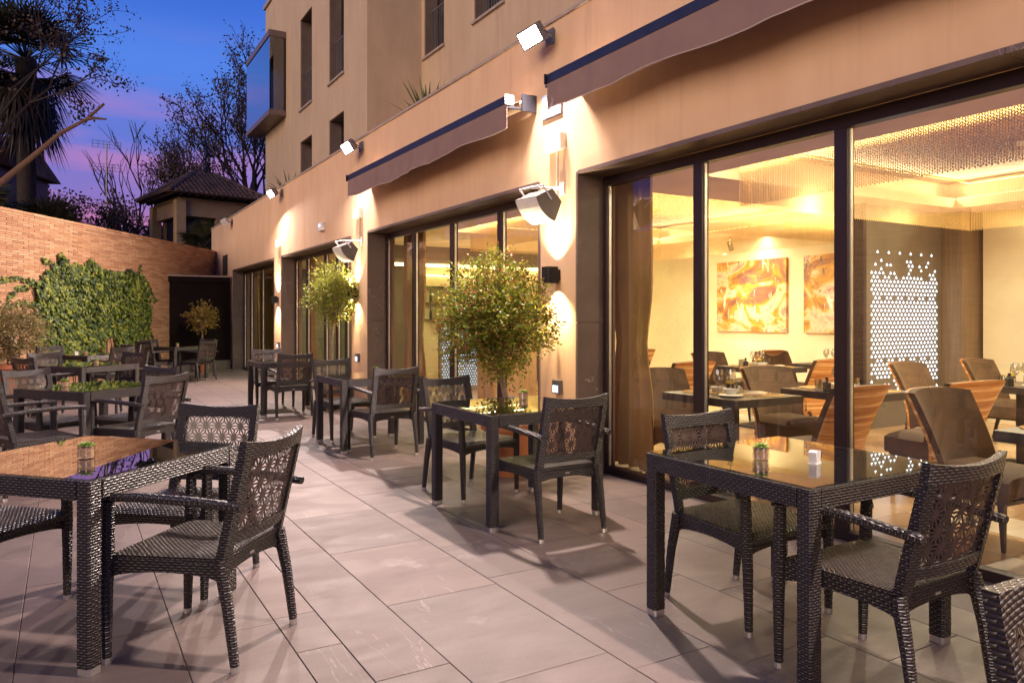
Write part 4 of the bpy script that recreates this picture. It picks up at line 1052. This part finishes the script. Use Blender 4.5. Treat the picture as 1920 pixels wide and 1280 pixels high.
def wicker_table(label):
    t = thing('wicker_table', label, 'table', (0,0,0), 0, 'dark woven square tables with glass tops'); h = .45
    for a, b, c_, d_ in ((-h+.066, h-.066, -h, -h+.03), (-h+.066, h-.066, h-.03, h)):
        MB().cbox(a, b, c_, d_, .665, .738, .003).build('apron', M['wicker'], t)
    for a, b, c_, d_ in ((-h, -h+.03, -h+.066, h-.066), (h-.03, h, -h+.066, h-.066)): MB().cbox(a, b, c_, d_, .665, .738, .003).build('apron', M['wicker'], t)
    MB().box(-h+.031, h-.031, -h+.031, h-.031, .705, .730).build('woven_top', M['wickerseat'], t)
    for sx in (-1, 1):
        for sy in (-1, 1):
            cx_, cy_ = sx*(h-.033), sy*(h-.033)
            l_ = MB().cbox(cx_-.033, cx_+.033, cy_-.033, cy_+.033, .028, .738, .008).build('leg', M['wicker'], t)
            MB().cbox(cx_-.0315, cx_+.0315, cy_-.0315, cy_+.0315, 0, .0275, .008).build('foot', M['steel'], l_, uv=False)
    MB().cbox(-h+.012, h-.012, -h+.012, h-.012, .7385, .7465, .004).build('glass_top', M['tableglass'], t, uv=False)
    return t
TB = [(2.76, 2.25, 0, 'square wicker table nearest on the right, restaurant lights mirrored in its glass'),
 (2.77, 4.65, 0, 'square wicker table in front of the big potted tree'),
 (2.83, 7.83, 0, 'square wicker table in front of the pillar with slender potted tree'),
 (2.76, 11.1, 0, 'square wicker table farthest along the window row'),
 (.095, 3.915, 43.5, 'large looking wicker table at front left mirroring brick wall and blue sky'),
 (.234, 7.86, 36, 'wicker table second from front on the left mirroring ivy'),
 (.246, 11.57, 39, 'wicker table third from front on the left'),
 (.38, 14.8, 39, 'wicker table directly in front of the ivy'),
 (2.12, 18.03, 34, 'wicker table farthest away beside the dark shutter')]
tb0 = wicker_table(TB[0][3]); tb0.location = (TB[0][0], TB[0][1], 0)
for x_, y_, rz, lb in TB[1:]: dup(tb0, (x_, y_, 0), rz, lb)

# succulent jars
def succ(label):
    t = thing('succulent_jar', label, 'plant', (0,0,0), 0, 'small succulents in glass jars on the tables')
    mb = MB(); n = 28; prof = [(.028, 0), (.034, .004), (.0355, .02), (.034, .034), (.030, .037), (.035, .041), (.035, .055), (.032, .055), (.031, .042)]
    vs = []; m_ = len(prof)
    for i in range(n):
        a = 2*math.pi*i/n; k_ = 1+.035*(1 if i % 2 else -1)
        for r_, z_ in prof: vs.append((r_*k_*math.cos(a), r_*k_*math.sin(a), z_))
    mb.add(vs, [(i*m_+k, ((i+1) % n)*m_+k, ((i+1) % n)*m_+k+1, i*m_+k+1) for i in range(n) for k in range(m_-1)]); mb.build('jar', M['jar'], t, smooth=True, uv=False)
    MB().lathe([(0, .003), (.029, .003), (.030, .033), (.029, .046), (0, .050)], 14).build('gravel', plain('jar_gravel', (.50, .36, .24), .9, nscale=200, var=.6), t, uv=False)
    rr = random.Random(2)
    for ring, (n_, el, ln) in enumerate(((8, 14, .046), (7, 38, .038), (5, 64, .026))):
        for i in range(n_):
            a = 2*math.pi*i/n_+ring*.4; e = R(el+rr.uniform(-6, 6)); d = Vector((math.cos(a)*math.cos(e), math.sin(a)*math.cos(e), math.sin(e))); s_ = Vector((-math.sin(a), math.cos(a), 0)); up = d.cross(s_)*-1
            b = Vector((0, 0, .050)); w_ = .0115
            vs = [b+s_*w_*.4, b-s_*w_*.4, b+d*ln*.6+s_*w_, b+d*ln*.6-s_*w_, b+d*ln+up*.003, b+d*ln*.55+up*.005, b+d*ln*.55-up*.004]
            MB().add(vs, [(0,2,5),(5,2,4),(1,5,3),(5,4,3),(0,5,1),(0,6,2),(2,6,4),(1,3,6),(3,4,6)]).build('leaf', M['succ'], t, uv=False)
    return t
ZG = .7467
SJ = [(2.60, 2.28, 'succulent in ribbed glass jar on nearest right table'), (.08, 3.80, 'succulent in ribbed jar on the front left table, its yellow leaves reflected'),
 (2.98, 4.88, 'succulent jar on the table in front of the big potted tree'), (3.0, 8.1, 'succulent jar on the third table in the window row'), (.0, 7.85, 'succulent jar on the second left table'),
 (.36, 11.55, 'succulent jar on the third left table'), (.30, 14.85, 'succulent jar beside the sachet box on the table by the ivy'), (2.12, 18.0, 'succulent jar on the farthest table by the shutter')]
s0 = succ(SJ[0][2]); s0.location = (SJ[0][0], SJ[0][1], ZG)
for i, (x_, y_, lb) in enumerate(SJ[1:]): dup(s0, (x_, y_, ZG), 47*i, lb)
def sachets(x_, y_, rz, label):
    t = thing('sachet_holder', label, 'holder', (x_, y_, ZG), rz)
    MB().cbox(-.03, .03, -.02, .02, 0, .006, .002).build('tray', M['china'], t, uv=False)
    for k_, a in ((-1, -14), (1, 14)):
        mb = MB(); mb.obox((k_*.016, 0, .031), Vector((.011*math.cos(R(a)), 0, -.011*math.sin(R(a)))), (0, .016, 0), Vector((.024*math.sin(R(a)), 0, .024*math.cos(R(a))))); mb.build('sachet_stack', M['white'], t, uv=False)
sachets(2.72, 2.10, 20, 'small white sugar sachet holder on nearest right table'); sachets(.16, 14.6, 30, 'sugar sachet holder on the table by the ivy')

# potted trees
def leafy(mb, c, r_, n, size, rr, flat=.75, lump=1.0, zc=1.0):
    i = 0
    while i < n:
        d = Vector((rr.gauss(0,1), rr.gauss(0,1), rr.gauss(0,1))).normalized(); q = rr.random()**.45
        f = 1+lump*.55*noise.noise(Vector((d.x*2+c[0]*3, d.y*2+7, d.z*2)))+lump*.28*noise.noise(Vector((d.x*5, d.y*5+c[1], d.z*5)))
        p = Vector((d.x*r_*q*f, d.y*r_*q*f, d.z*r_*q*f*zc))
        if noise.noise(p*(7/ max(r_, .3))*.6+Vector(c)) < -.22 and rr.random() < .85: i += 1; continue
        base = Vector(c)+p; tw = (d+Vector((rr.uniform(-.8,.8), rr.uniform(-.8,.8), rr.uniform(-.5,.9)))).normalized()
        m_ = rr.randint(4, 7); ln = size*m_*.55
        for k_ in range(m_):
            b = base+tw*ln*k_/m_; ld = (tw*.5+Vector((rr.uniform(-1,1), rr.uniform(-1,1), rr.uniform(-.7,.7)))).normalized(); sd = ld.cross(Vector((rr.uniform(-1,1), rr.uniform(-1,1), rr.uniform(-1,1)))).normalized()
            L_ = size*rr.uniform(.7, 1.25); w_ = L_*.27
            mb.add([b, b+ld*L_*.5+sd*w_, b+ld*L_, b+ld*L_*.5-sd*w_], [(0,1,2,3)])
        i += m_
def potted_tree(label, x_, y_, pr, ph, tz, cz, cr, nleaf, lsize, mleaf, seed, lean=(0,0), trunk=.022, multi=1, zc=1.0, flare=.72):
    t = thing('potted_tree', label, 'potted tree', (x_, y_, 0), 0); rr = random.Random(seed)
    pot = MB().lathe([(0, 0), (pr*flare, 0), (pr*.93, ph*.86), (pr*.93, ph*.87), (pr*1.04, ph*.88), (pr*1.04, ph), (pr*.93, ph), (pr*.90, ph*.9), (0, ph*.9)], 28).build('pot', M['terra'], t, smooth=True, uv=False)
    MB().lathe([(0, ph*.90+.003), (pr*.85, ph*.905+.003), (pr*.88, ph*.93), (0, ph*.935)], 16).build('soil', M['soil'], t, uv=False)
    cx_, cy_ = lean; mb = MB()
    for k_ in range(multi):
        ox = 0 if multi == 1 else math.cos(k_*2.4)*.07; oy = 0 if multi == 1 else math.sin(k_*2.4)*.07
        pts = [Vector((ox+cx_*f+rr.uniform(-.01,.01), oy+cy_*f+rr.uniform(-.01,.01), ph*.9+(tz-ph*.9)*f)) for f in (0, .35, .7, 1)]
        mb.tube(pts, [trunk*1.15, trunk, trunk*.9, trunk*.8], 8)
    mb.build('trunk', M['bark'], t, smooth=True, uv=False)
    br = MB(); top = Vector((cx_, cy_, tz)); cc = Vector((cx_*1.3, cy_*1.3, cz))
    for k_ in range(34):
        d = Vector((rr.gauss(0,1), rr.gauss(0,1), rr.gauss(.3,.9))).normalized(); e = cc+Vector((d.x, d.y, d.z*zc))*cr*rr.uniform(.55, .98); m_ = top.lerp(e, .5)+Vector((rr.uniform(-.04,.04), rr.uniform(-.04,.04), .03))
        br.tube([top-Vector((0,0,.02)), m_, e], [trunk*.38, trunk*.2, .0015], 4, caps=False)
    br.build('branches', M['bark'], t, uv=False)
    mb = MB(); leafy(mb, cc, cr, nleaf, lsize, rr, zc=zc)
    for q in range(9):   # stray shoots
        d = Vector((rr.gauss(0,1), rr.gauss(0,1), abs(rr.gauss(.4,.8)))).normalized()
        for s_ in range(22):
            b = cc+Vector((d.x, d.y, d.z*zc))*cr*(.8+.016*s_)+Vector((rr.uniform(-.02,.02), rr.uniform(-.02,.02), rr.uniform(-.02,.02)))
            ld = Vector((rr.uniform(-1,1), rr.uniform(-1,1), rr.uniform(-.6,1))).normalized(); sd = ld.cross(d).normalized(); mb.add([b, b+ld*lsize*.5+sd*lsize*.25, b+ld*lsize, b+ld*lsize*.5-sd*lsize*.25], [(0,1,2,3)])
    mb.build('leaves', mleaf, t, kind='stuff', uv=False)
potted_tree('large round-headed tree with red and green leaves in terracotta pot beside the pillar', 3.36, 5.72, .25, .45, 1.02, 1.37, .45, 27000, .031, M['leaf_box'], 21, (-.10, .02), .026, zc=1.05)
potted_tree('slender pale green standard tree in terracotta pot at the second pillar', 3.48, 11.35, .24, .50, 1.28, 1.72, .37, 7500, .040, M['leaf_box2'], 33, (.04, 0), .026, zc=1.1)
potted_tree('small dry mop-headed tree in narrow pot before the dark shutter', 3.0, 20.25, .17, .50, 1.05, 1.36, .33, 2600, .05, M['leaf_dry'], 8, (-.05, 0), .026, zc=.85, flare=.5)
potted_tree('bushy olive coloured tree in large pot at the left edge', -.78, 15.35, .33, .58, .85, 1.10, .50, 6500, .05, M['leaf_olive'], 14, (0, .02), .016, 4, .9)

# low plants near ivy
def tuft(label, x_, y_, n, ln, m_, seed, z=0, cat='plant', name='green_plant', wide=.03):
    t = thing(name, label, cat, (x_, y_, z)); rr = random.Random(seed)
    for i in range(n):
        a = rr.uniform(0, 6.28); e = R(rr.uniform(25, 82)); L_ = ln*rr.uniform(.7, 1.1); pts = []
        for k_ in range(5):
            f = k_/4; r_ = L_*f*math.cos(e)*(1+.15*f); pts.append(Vector((math.cos(a)*r_, math.sin(a)*r_, L_*f*math.sin(e)-.18*L_*f*f*math.cos(e))))
        s_ = Vector((-math.sin(a), math.cos(a), 0)); mb = MB(); vs = []
        for k_, p in enumerate(pts):
            w_ = wide*.5*(1, 1.15, .95, .6, .04)[k_]; vs += [p+s_*w_, p+Vector((0,0,-w_*.5)), p-s_*w_]
        mb.add(vs, [q for k_ in range(4) for q in ((3*k_, 3*k_+1, 3*k_+4, 3*k_+3), (3*k_+1, 3*k_+2, 3*k_+5, 3*k_+4))]); mb.build('leaf', m_, t, uv=False)
    return t
tuft('spiky yucca on the roof edge above the middle awning', 4.36, 9.70, 34, .80, M['yucca'], 3, 3.98, name='yucca', wide=.045)
tuft('spiky yucca on the roof edge near the far end of the wing', 4.36, 17.2, 32, .80, M['yucca'], 6, 3.98, name='yucca', wide=.045)
tuft('small leafy plant on the roof edge below a window', 4.36, 14.9, 14, .50, M['yucca'], 9, 4.05, wide=.06)
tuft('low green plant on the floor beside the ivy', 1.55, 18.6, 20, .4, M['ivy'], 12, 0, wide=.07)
tuft('yellowish small plant next to the far floodlight on the roof', 4.36, 18.9, 16, .5, M['leaf_dry'], 15, 4.05, wide=.05)

# dark roller shutter enclosure
sh = thing('shutter', 'dark slatted roller shutter with pale top edge at the far corner', 'shutter', (2.2, 21.25, 0))
MB().box(.05, 1.60, .06, .10, .24, 2.40).build('backing', M['black'], sh, uv=False)
for i in range(41): MB().box(.07, 1.60, .03, .058, .25+i*.050, .25+i*.050+.043).build('slat', M['shutter'], sh, uv=False)
MB().box(0, .048, 0, .12, 0, 2.44).build('side_post', M['shutter'], sh, uv=False)
MB().box(0, 1.63, -.03, .14, 2.44, 2.475).build('top_edge', plain('pale_edge', (.42, .33, .25), .7), sh, uv=False)
MB().box(.05, 1.60, -.02, .14, 2.30, 2.438).build('shutter_box', M['shutter'], sh, uv=False)
MB().box(.05, 1.60, -.05, .12, 0, .238).build('plinth', plain('plinth_stone', (.14, .115, .09), .8), sh, uv=False)
# brick corner
# ================================================================== beyond the wall
pv = thing('tiled_pavilion', 'small square pavilion with clay tile roof rising behind the brick wall', 'pavilion', (5.0, 34.0, 0), 12)
hw = 1.45; ev = 2.05
mb = MB(); mb.box(-hw, hw, -hw, hw, 0, 3.6)
for a in (-1, 1):
    for b in (-1, 1): mb.box(a*hw-.18, a*hw+.18, b*hw-.18, b*hw+.18, 3.6, 6.0)
mb.box(-hw, hw, -hw-.02, hw+.02, 5.4, 6.0); mb.box(-.0, hw, -hw, -hw+.25, 3.6, 5.4); mb.box(-hw+.3, hw, hw-.25, hw, 3.6, 5.4); mb.box(hw-.25, hw, -hw, hw, 3.6, 5.4)
mb.build('wall', M['plasterlit'], pv, uv=False)
MB().box(-hw+.3, hw-.3, -hw+.5, hw-.5, 3.6, 5.39).build('shade_block', M['black'], pv, uv=False)  # solid black block stands in for the shade inside the opening
mb = MB(); mb.box(-hw-.05, hw+.05, -hw-.05, hw+.05, 6.0, 6.12)
mb.build('cornice', M['plasterlit'], pv, uv=False)
for i in range(13):
    q = -ev+.15+i*(2*ev-.3)/12
    MB().box(q-.04, q+.04, -ev+.05, ev-.05, 6.125, 6.20).build('rafter', M['darkbark'], pv, uv=False)
ap_ = 7.45; z0 = 6.24
mb = MB(); mb.add([(-ev, -ev, z0), (ev, -ev, z0), (ev, ev, z0), (-ev, ev, z0), (-.3, 0, ap_), (.3, 0, ap_), (-ev, -ev, z0-.03), (ev, -ev, z0-.03), (ev, ev, z0-.03), (-ev, ev, z0-.03)],
    [(0,1,5,4),(2,3,4,5),(1,2,5),(3,0,4),(9,8,7,6),(0,6,7,1),(1,7,8,2),(2,8,9,3),(3,9,6,0)]); mb.build('roof_deck', M['rooftile'], pv, uv=False)
tile_me = None; cnt = 0; restt = MB()
def half_tile(mb, c, d, s_, up, ln, r_):
    vs = []
    for f in (0, 1):
        for k_ in range(6):
            a = math.pi*k_/5; rr_ = r_*(1-.12*f); vs.append(c+d*ln*f+s_*math.cos(a)*rr_+up*(math.sin(a)*rr_+.012-.02*f))
    mb.add(vs, [(k_, k_+1, k_+7, k_+6) for k_ in range(5)] + [(0,1,2,3,4,5)])
for face in range(4):
    a = face*math.pi/2; dr = Vector((math.cos(a), math.sin(a), 0)); sd = Vector((-math.sin(a), math.cos(a), 0)); rise = ap_-z0
    inn = ev if face % 2 else ev-.3
    sl = math.hypot(inn, rise); dv = (-dr*inn+Vector((0,0,rise)))/sl; up = dv.cross(sd) ; up = up if up.z > 0 else -up
    for i in range(21):
        off = -ev+.1+i*.195
        if face % 2: lim = max(0, (1-max(0, abs(off)-.3)/(ev-.3)))
        else: lim = 1-abs(off)/ev
        nt = int(lim*sl/.26)+1
        for j in range(nt):
            if j*.26+.28 > lim*sl+.12: break
            c_ = dr*ev+sd*off+Vector((0,0,z0))+dv*(j*.26-.06)
            if face in (2, 3) and cnt < 280:
                cnt += 1; m1 = MB(); half_tile(m1, c_, dv, sd, up, .30, .085); m1.build('roof_tile', M['rooftile'], pv, uv=False)
            else: half_tile(restt, c_, dv, sd, up, .30, .085)
for sx in (-1, 1):
    for sy in (-1, 1):
        p0 = Vector((sx*ev, sy*ev, z0+.03)); p1 = Vector((sx*.3, 0, ap_+.03)); d = (p1-p0).normalized(); s_ = d.cross(Vector((0,0,1))).normalized(); n = int((p1-p0).length/.25)
        for j in range(n): half_tile(restt, p0+d*j*.25, d, s_, s_.cross(d) if s_.cross(d).z > 0 else -s_.cross(d), .29, .10)
restt.build('rear_roof_tiles', M['rooftile'], pv, kind='stuff', uv=False)
# weathervane figure
wv = thing('weather_vane', 'dark figure shaped weather vane on the pavilion ridge', 'weather vane', (5.1, 34.0, ap_))
MB().tube([(0,0,-.05),(0,0,.55)], .03, 6).build('pole', M['black'], wv, uv=False)
MB().lathe([(0,.0),(.10,.04),(.12,.14),(.06,.24),(0,.26)], 8).build('base_ball', M['black'], wv, uv=False)
mb = MB(); mb.tube([(0,0,.55),(.05,0,.8),(.02,0,1.05),(0,0,1.2)], [.05,.14,.12,.05], 6, .6); mb.tube([(0,0,1.18),(-.03,0,1.36)], [.09,.07], 6)
mb.tube([(0,0,1.1),(-.22,0,1.22),(-.34,0,1.08),(-.32,0,1.0)], [.04,.035,.03,.02], 5); mb.tube([(.03,0,.85),(.28,0,.72),(.36,0,.86)], [.08,.06,.02], 5); mb.tube([(0,0,.6),(-.12,0,.52),(-.16,0,.42)], [.05,.04,.03], 5); mb.tube([(.04,0,1.1),(.22,0,1.0)], [.05,.02], 5)
mb.build('figure', M['black'], wv, uv=False)
# TV antenna
an = thing('tv_antenna', 'thin television antenna mast against the pink sky', 'antenna', (1.89, 45.3, 0))
MB().tube([(0,0,0),(0,0,10.6)], .035, 5).build('mast', M['grey'], an, uv=False)
mb = MB()
for z_ in (9.3, 10.5):
    for k_ in range(6): mb.tube([(-.65+.26*k_, 0, z_-.18), (-.65+.26*k_, 0, z_+.18)], .015, 4)
    for q in (-.17, 0, .17): mb.tube([(-.7, 0, z_+q), (.7, 0, z_+q)], .012, 4)
mb.build('aerial_grid', M['grey'], an, uv=False)
# dark neighbour roof at left
nr = thing('neighbour_house', 'dark tiled house roof behind the palm at far left', 'house', (-3.4, 33.5, 0), -25)
MB().box(-3, 2.2, -2, 2, 0, 6.6).build('wall', M['darkwood'], nr, uv=False)
MB().add([(-3.3,-2.4,6.6),(2.5,-2.4,6.6),(2.5,2.4,6.6),(-3.3,2.4,6.6),(-3.3,0,7.9),(2.5,0,7.9)], [(0,1,5,4),(2,3,4,5),(0,4,3),(1,2,5),(3,2,1,0)]).build('roof', M['rooftile'], nr, uv=False)
# trees --------------------------------------------------------------
def branch_tree(name, label, x_, y_, h, r0, depth, spread, seed, leaves=0, lsize=.12, mleaf=None, lean=(0,0), up=.25, first=.35, nb=(2, 3), lenf=.72, cat='tree', mat=None, droop=0, base=0):
    t = thing(name, label, cat, (x_, y_, base)); rr = random.Random(seed); mb = MB(); tips = []
    def grow(p, d, ln, r_, lv):
        pts = [p]; q = p.copy(); dd = d.copy()
        for k_ in range(3):
            dd = (dd+Vector((rr.uniform(-.16,.16), rr.uniform(-.16,.16), rr.uniform(-.06,.14)-droop*(depth-lv)*.02))).normalized(); q = q+dd*ln/3; pts.append(q.copy())
        mb.tube(pts, [r_, r_*.87, r_*.74, r_*.6], 6 if lv > depth-2 else (4 if lv > 2 else 3), caps=False)
        if lv <= 1: tips.extend([(pts[1], dd), (pts[2], dd), (pts[3], dd)])
        if lv <= 0: return
        for k_ in range(rr.randint(*nb)):
            a = rr.uniform(0, 6.28); s_ = rr.uniform(.5, 1.15)*spread
            u = dd.orthogonal().normalized(); w_ = dd.cross(u); nd = (dd+(u*math.cos(a)+w_*math.sin(a))*s_+Vector((0,0,up))).normalized()
            grow(pts[rr.choice((2, 3, 3))], nd, ln*rr.uniform(lenf-.1, lenf+.1), r_*.6, lv-1)
    grow(Vector((0,0,0)), Vector((lean[0], lean[1], 1)).normalized(), h*first, r0, depth)
    mb.build('branches', mat or M['darkbark'], t, uv=False)
    if leaves:
        lf = MB(); k_ = 0
        while k_ < leaves:
            p, d = rr.choice(tips); b = p+Vector((rr.gauss(0,1), rr.gauss(0,1), rr.gauss(0,1)))*lsize*1.4
            ld = Vector((rr.uniform(-1,1), rr.uniform(-1,1), rr.uniform(-1.5,.4))).normalized(); sd = ld.cross(Vector((rr.uniform(-1,1), rr.uniform(-1,1), .3))).normalized(); L_ = lsize*rr.uniform(.6, 1.3)
            lf.add([b, b+ld*L_*.5+sd*L_*.3, b+ld*L_, b+ld*L_*.5-sd*L_*.3], [(0,1,2,3)]); k_ += 1
        lf.build('leaves', mleaf or M['autumn'], t, kind='stuff', uv=False)
    return t
branch_tree('bare_tree', 'bare upright tree behind the antenna, left of the pair', 3.6, 50, 10.5, .22, 5, .55, 42, lean=(-.1, 0), up=.35, first=.42)
branch_tree('bare_tree', 'bare tree directly behind the pavilion roof', 5.6, 49.5, 10.2, .22, 6, .6, 48, 500, .14, lean=(.05, 0), up=.3, first=.38)
branch_tree('autumn_tree', 'tall tree with sparse brown leaves beside the glass bay', 9.3, 41, 15.5, .35, 6, .6, 61, 9000, .14, up=.22, first=.33, nb=(2, 4))
branch_tree('autumn_tree', 'lower brown leaved tree between pavilion and hotel', 8.0, 44, 11.5, .3, 6, .65, 66, 6500, .13, up=.18, first=.30, nb=(2, 4))
branch_tree('shrubby_tree', 'low dark leafy tree just above the brick wall below the antenna', .9, 38, 6.6, .16, 5, .8, 71, 2600, .15, up=.15, first=.36, nb=(3, 4))
branch_tree('shrubby_tree', 'low dark leafy tree beside the pavilion', 2.6, 41, 6.9, .16, 5, .8, 77, 2600, .15, up=.15, first=.36, nb=(3, 4))
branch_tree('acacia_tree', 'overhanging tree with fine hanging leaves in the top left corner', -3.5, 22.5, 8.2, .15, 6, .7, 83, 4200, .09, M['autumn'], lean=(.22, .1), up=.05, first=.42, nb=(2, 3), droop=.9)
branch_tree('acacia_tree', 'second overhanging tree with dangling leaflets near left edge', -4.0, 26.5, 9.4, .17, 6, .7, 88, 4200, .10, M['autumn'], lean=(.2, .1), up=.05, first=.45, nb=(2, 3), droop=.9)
# pruned pale branch
pb = thing('pruned_tree', 'pale cut branch slanting up across the sky at left', 'tree', (-3.0, 21.6, 0))
mb = MB(); P0 = Vector((-3.0, 21.6, 0)); path = [(-3.0,21.6,0), (-2.6,21.6,2.6), (-1.9,21.7,4.0), (-1.33,21.6,4.55), (-.75,21.3,5.1), (-.1,21.0,5.75), (.45,20.7,6.1), (.80,20.45,6.45)]
mb.tube([Vector(p)-P0 for p in path], [.14,.11,.09,.075,.062,.05,.04,.028], 8); mb.tube([Vector(p)-P0 for p in [(.45,20.7,6.1),(.6,20.6,6.12),(.85,20.5,6.1)]], [.05,.035,.02], 6)
mb.tube([Vector(p)-P0 for p in [(-1.9,21.7,4.0),(-2.1,21.5,5.0),(-2.0,21.6,6.4),(-1.7,21.6,8.0)]], [.12,.1,.08,.05], 6)
mb.build('branch', plain('cut_bark', (.16, .085, .05), .85, nscale=10, bump=.4), pb, smooth=True, uv=False)

def frond_fan(mb, base, d, pet, ln, n, rr, droopk=.25, w_=.075):
    d = d.normalized(); s_ = d.cross(Vector((0,0,1)))
    s_ = s_.normalized() if s_.length > .05 else Vector((1,0,0)); up = s_.cross(d)
    e = base+d*pet; mb.tube([base, base+d*pet*.5+Vector((0,0,.02)), e], [.03, .022, .015], 4, caps=False)
    for i in range(n):
        a = R(-105+210*i/(n-1)); ld = (d*math.cos(a)+s_*math.sin(a)).normalized(); L_ = ln*(.72+.28*math.cos(a*.8))*rr.uniform(.9, 1.05)
        dr = Vector((0,0,-1))*droopk*L_*rr.uniform(.7, 1.4); side = ld.cross(up).normalized()*w_*.5
        m1 = e+ld*L_*.55+dr*.25; vs = [e+side*.4, e-side*.4, m1+side, m1-side, e+ld*L_+dr]
        mb.add(vs, [(0,2,3,1),(2,4,3)])
def palm(label, x_, y_, h, nf, nd, pet, ln, seed, tr=.3, name='palm_tree', m1='palm', z0=0, el=(-25, 85)):
    t = thing(name, label, 'palm tree', (x_, y_, z0)); rr = random.Random(seed)
    if h > .5:
        mb = MB(); mb.tube([(0,0,0),(.05,0,h*.35),(0,0,h*.7),(0,0,h)], [tr*1.2, tr, tr*.95, tr*1.1], 12)
        mb.build('trunk', M['darkbark'], t, smooth=True, uv=False)
    top = Vector((0,0,h))
    for i in range(nf):
        a = rr.uniform(0, 6.28); e = R(rr.uniform(*el)); d = Vector((math.cos(a)*math.cos(e), math.sin(a)*math.cos(e), math.sin(e)))
        mb = MB(); frond_fan(mb, top, d, pet*rr.uniform(.8,1.1), ln, 22, rr); mb.build('frond', M[m1], t, uv=False)
    for i in range(nd):
        a = rr.uniform(0, 6.28); e = R(rr.uniform(-82, -35)); d = Vector((math.cos(a)*math.cos(e), math.sin(a)*math.cos(e), math.sin(e)))
        mb = MB(); frond_fan(mb, top-Vector((0,0,rr.uniform(.1, 1.2))), d, pet*.7, ln*.9, 16, rr, .7); mb.build('dead_frond', M['palmdead'], t, uv=False)
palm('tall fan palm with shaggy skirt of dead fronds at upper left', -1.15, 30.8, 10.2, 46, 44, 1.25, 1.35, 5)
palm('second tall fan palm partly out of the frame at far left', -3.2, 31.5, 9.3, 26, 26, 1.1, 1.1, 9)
palm('squat fan palm just above the brick wall at left', -.4, 25.6, 3.6, 26, 6, .7, 1.0, 12, .16, m1='fanpalm', el=(-10, 80))
palm('squat fan palm behind the wall at the left edge', -2.0, 24.6, 3.9, 24, 6, .7, 1.0, 15, .16, m1='fanpalm', el=(-10, 80))
palm('small fan palm in front of the pavilion wall', 4.35, 29.3, 3.9, 22, 10, .55, .75, 18, .12, m1='fanpalm', el=(-20, 80))
palm('small fan palm between the pavilion and the hotel', 5.7, 29.3, 4.3, 20, 6, .55, .75, 23, .12, m1='fanpalm', el=(-20, 80))
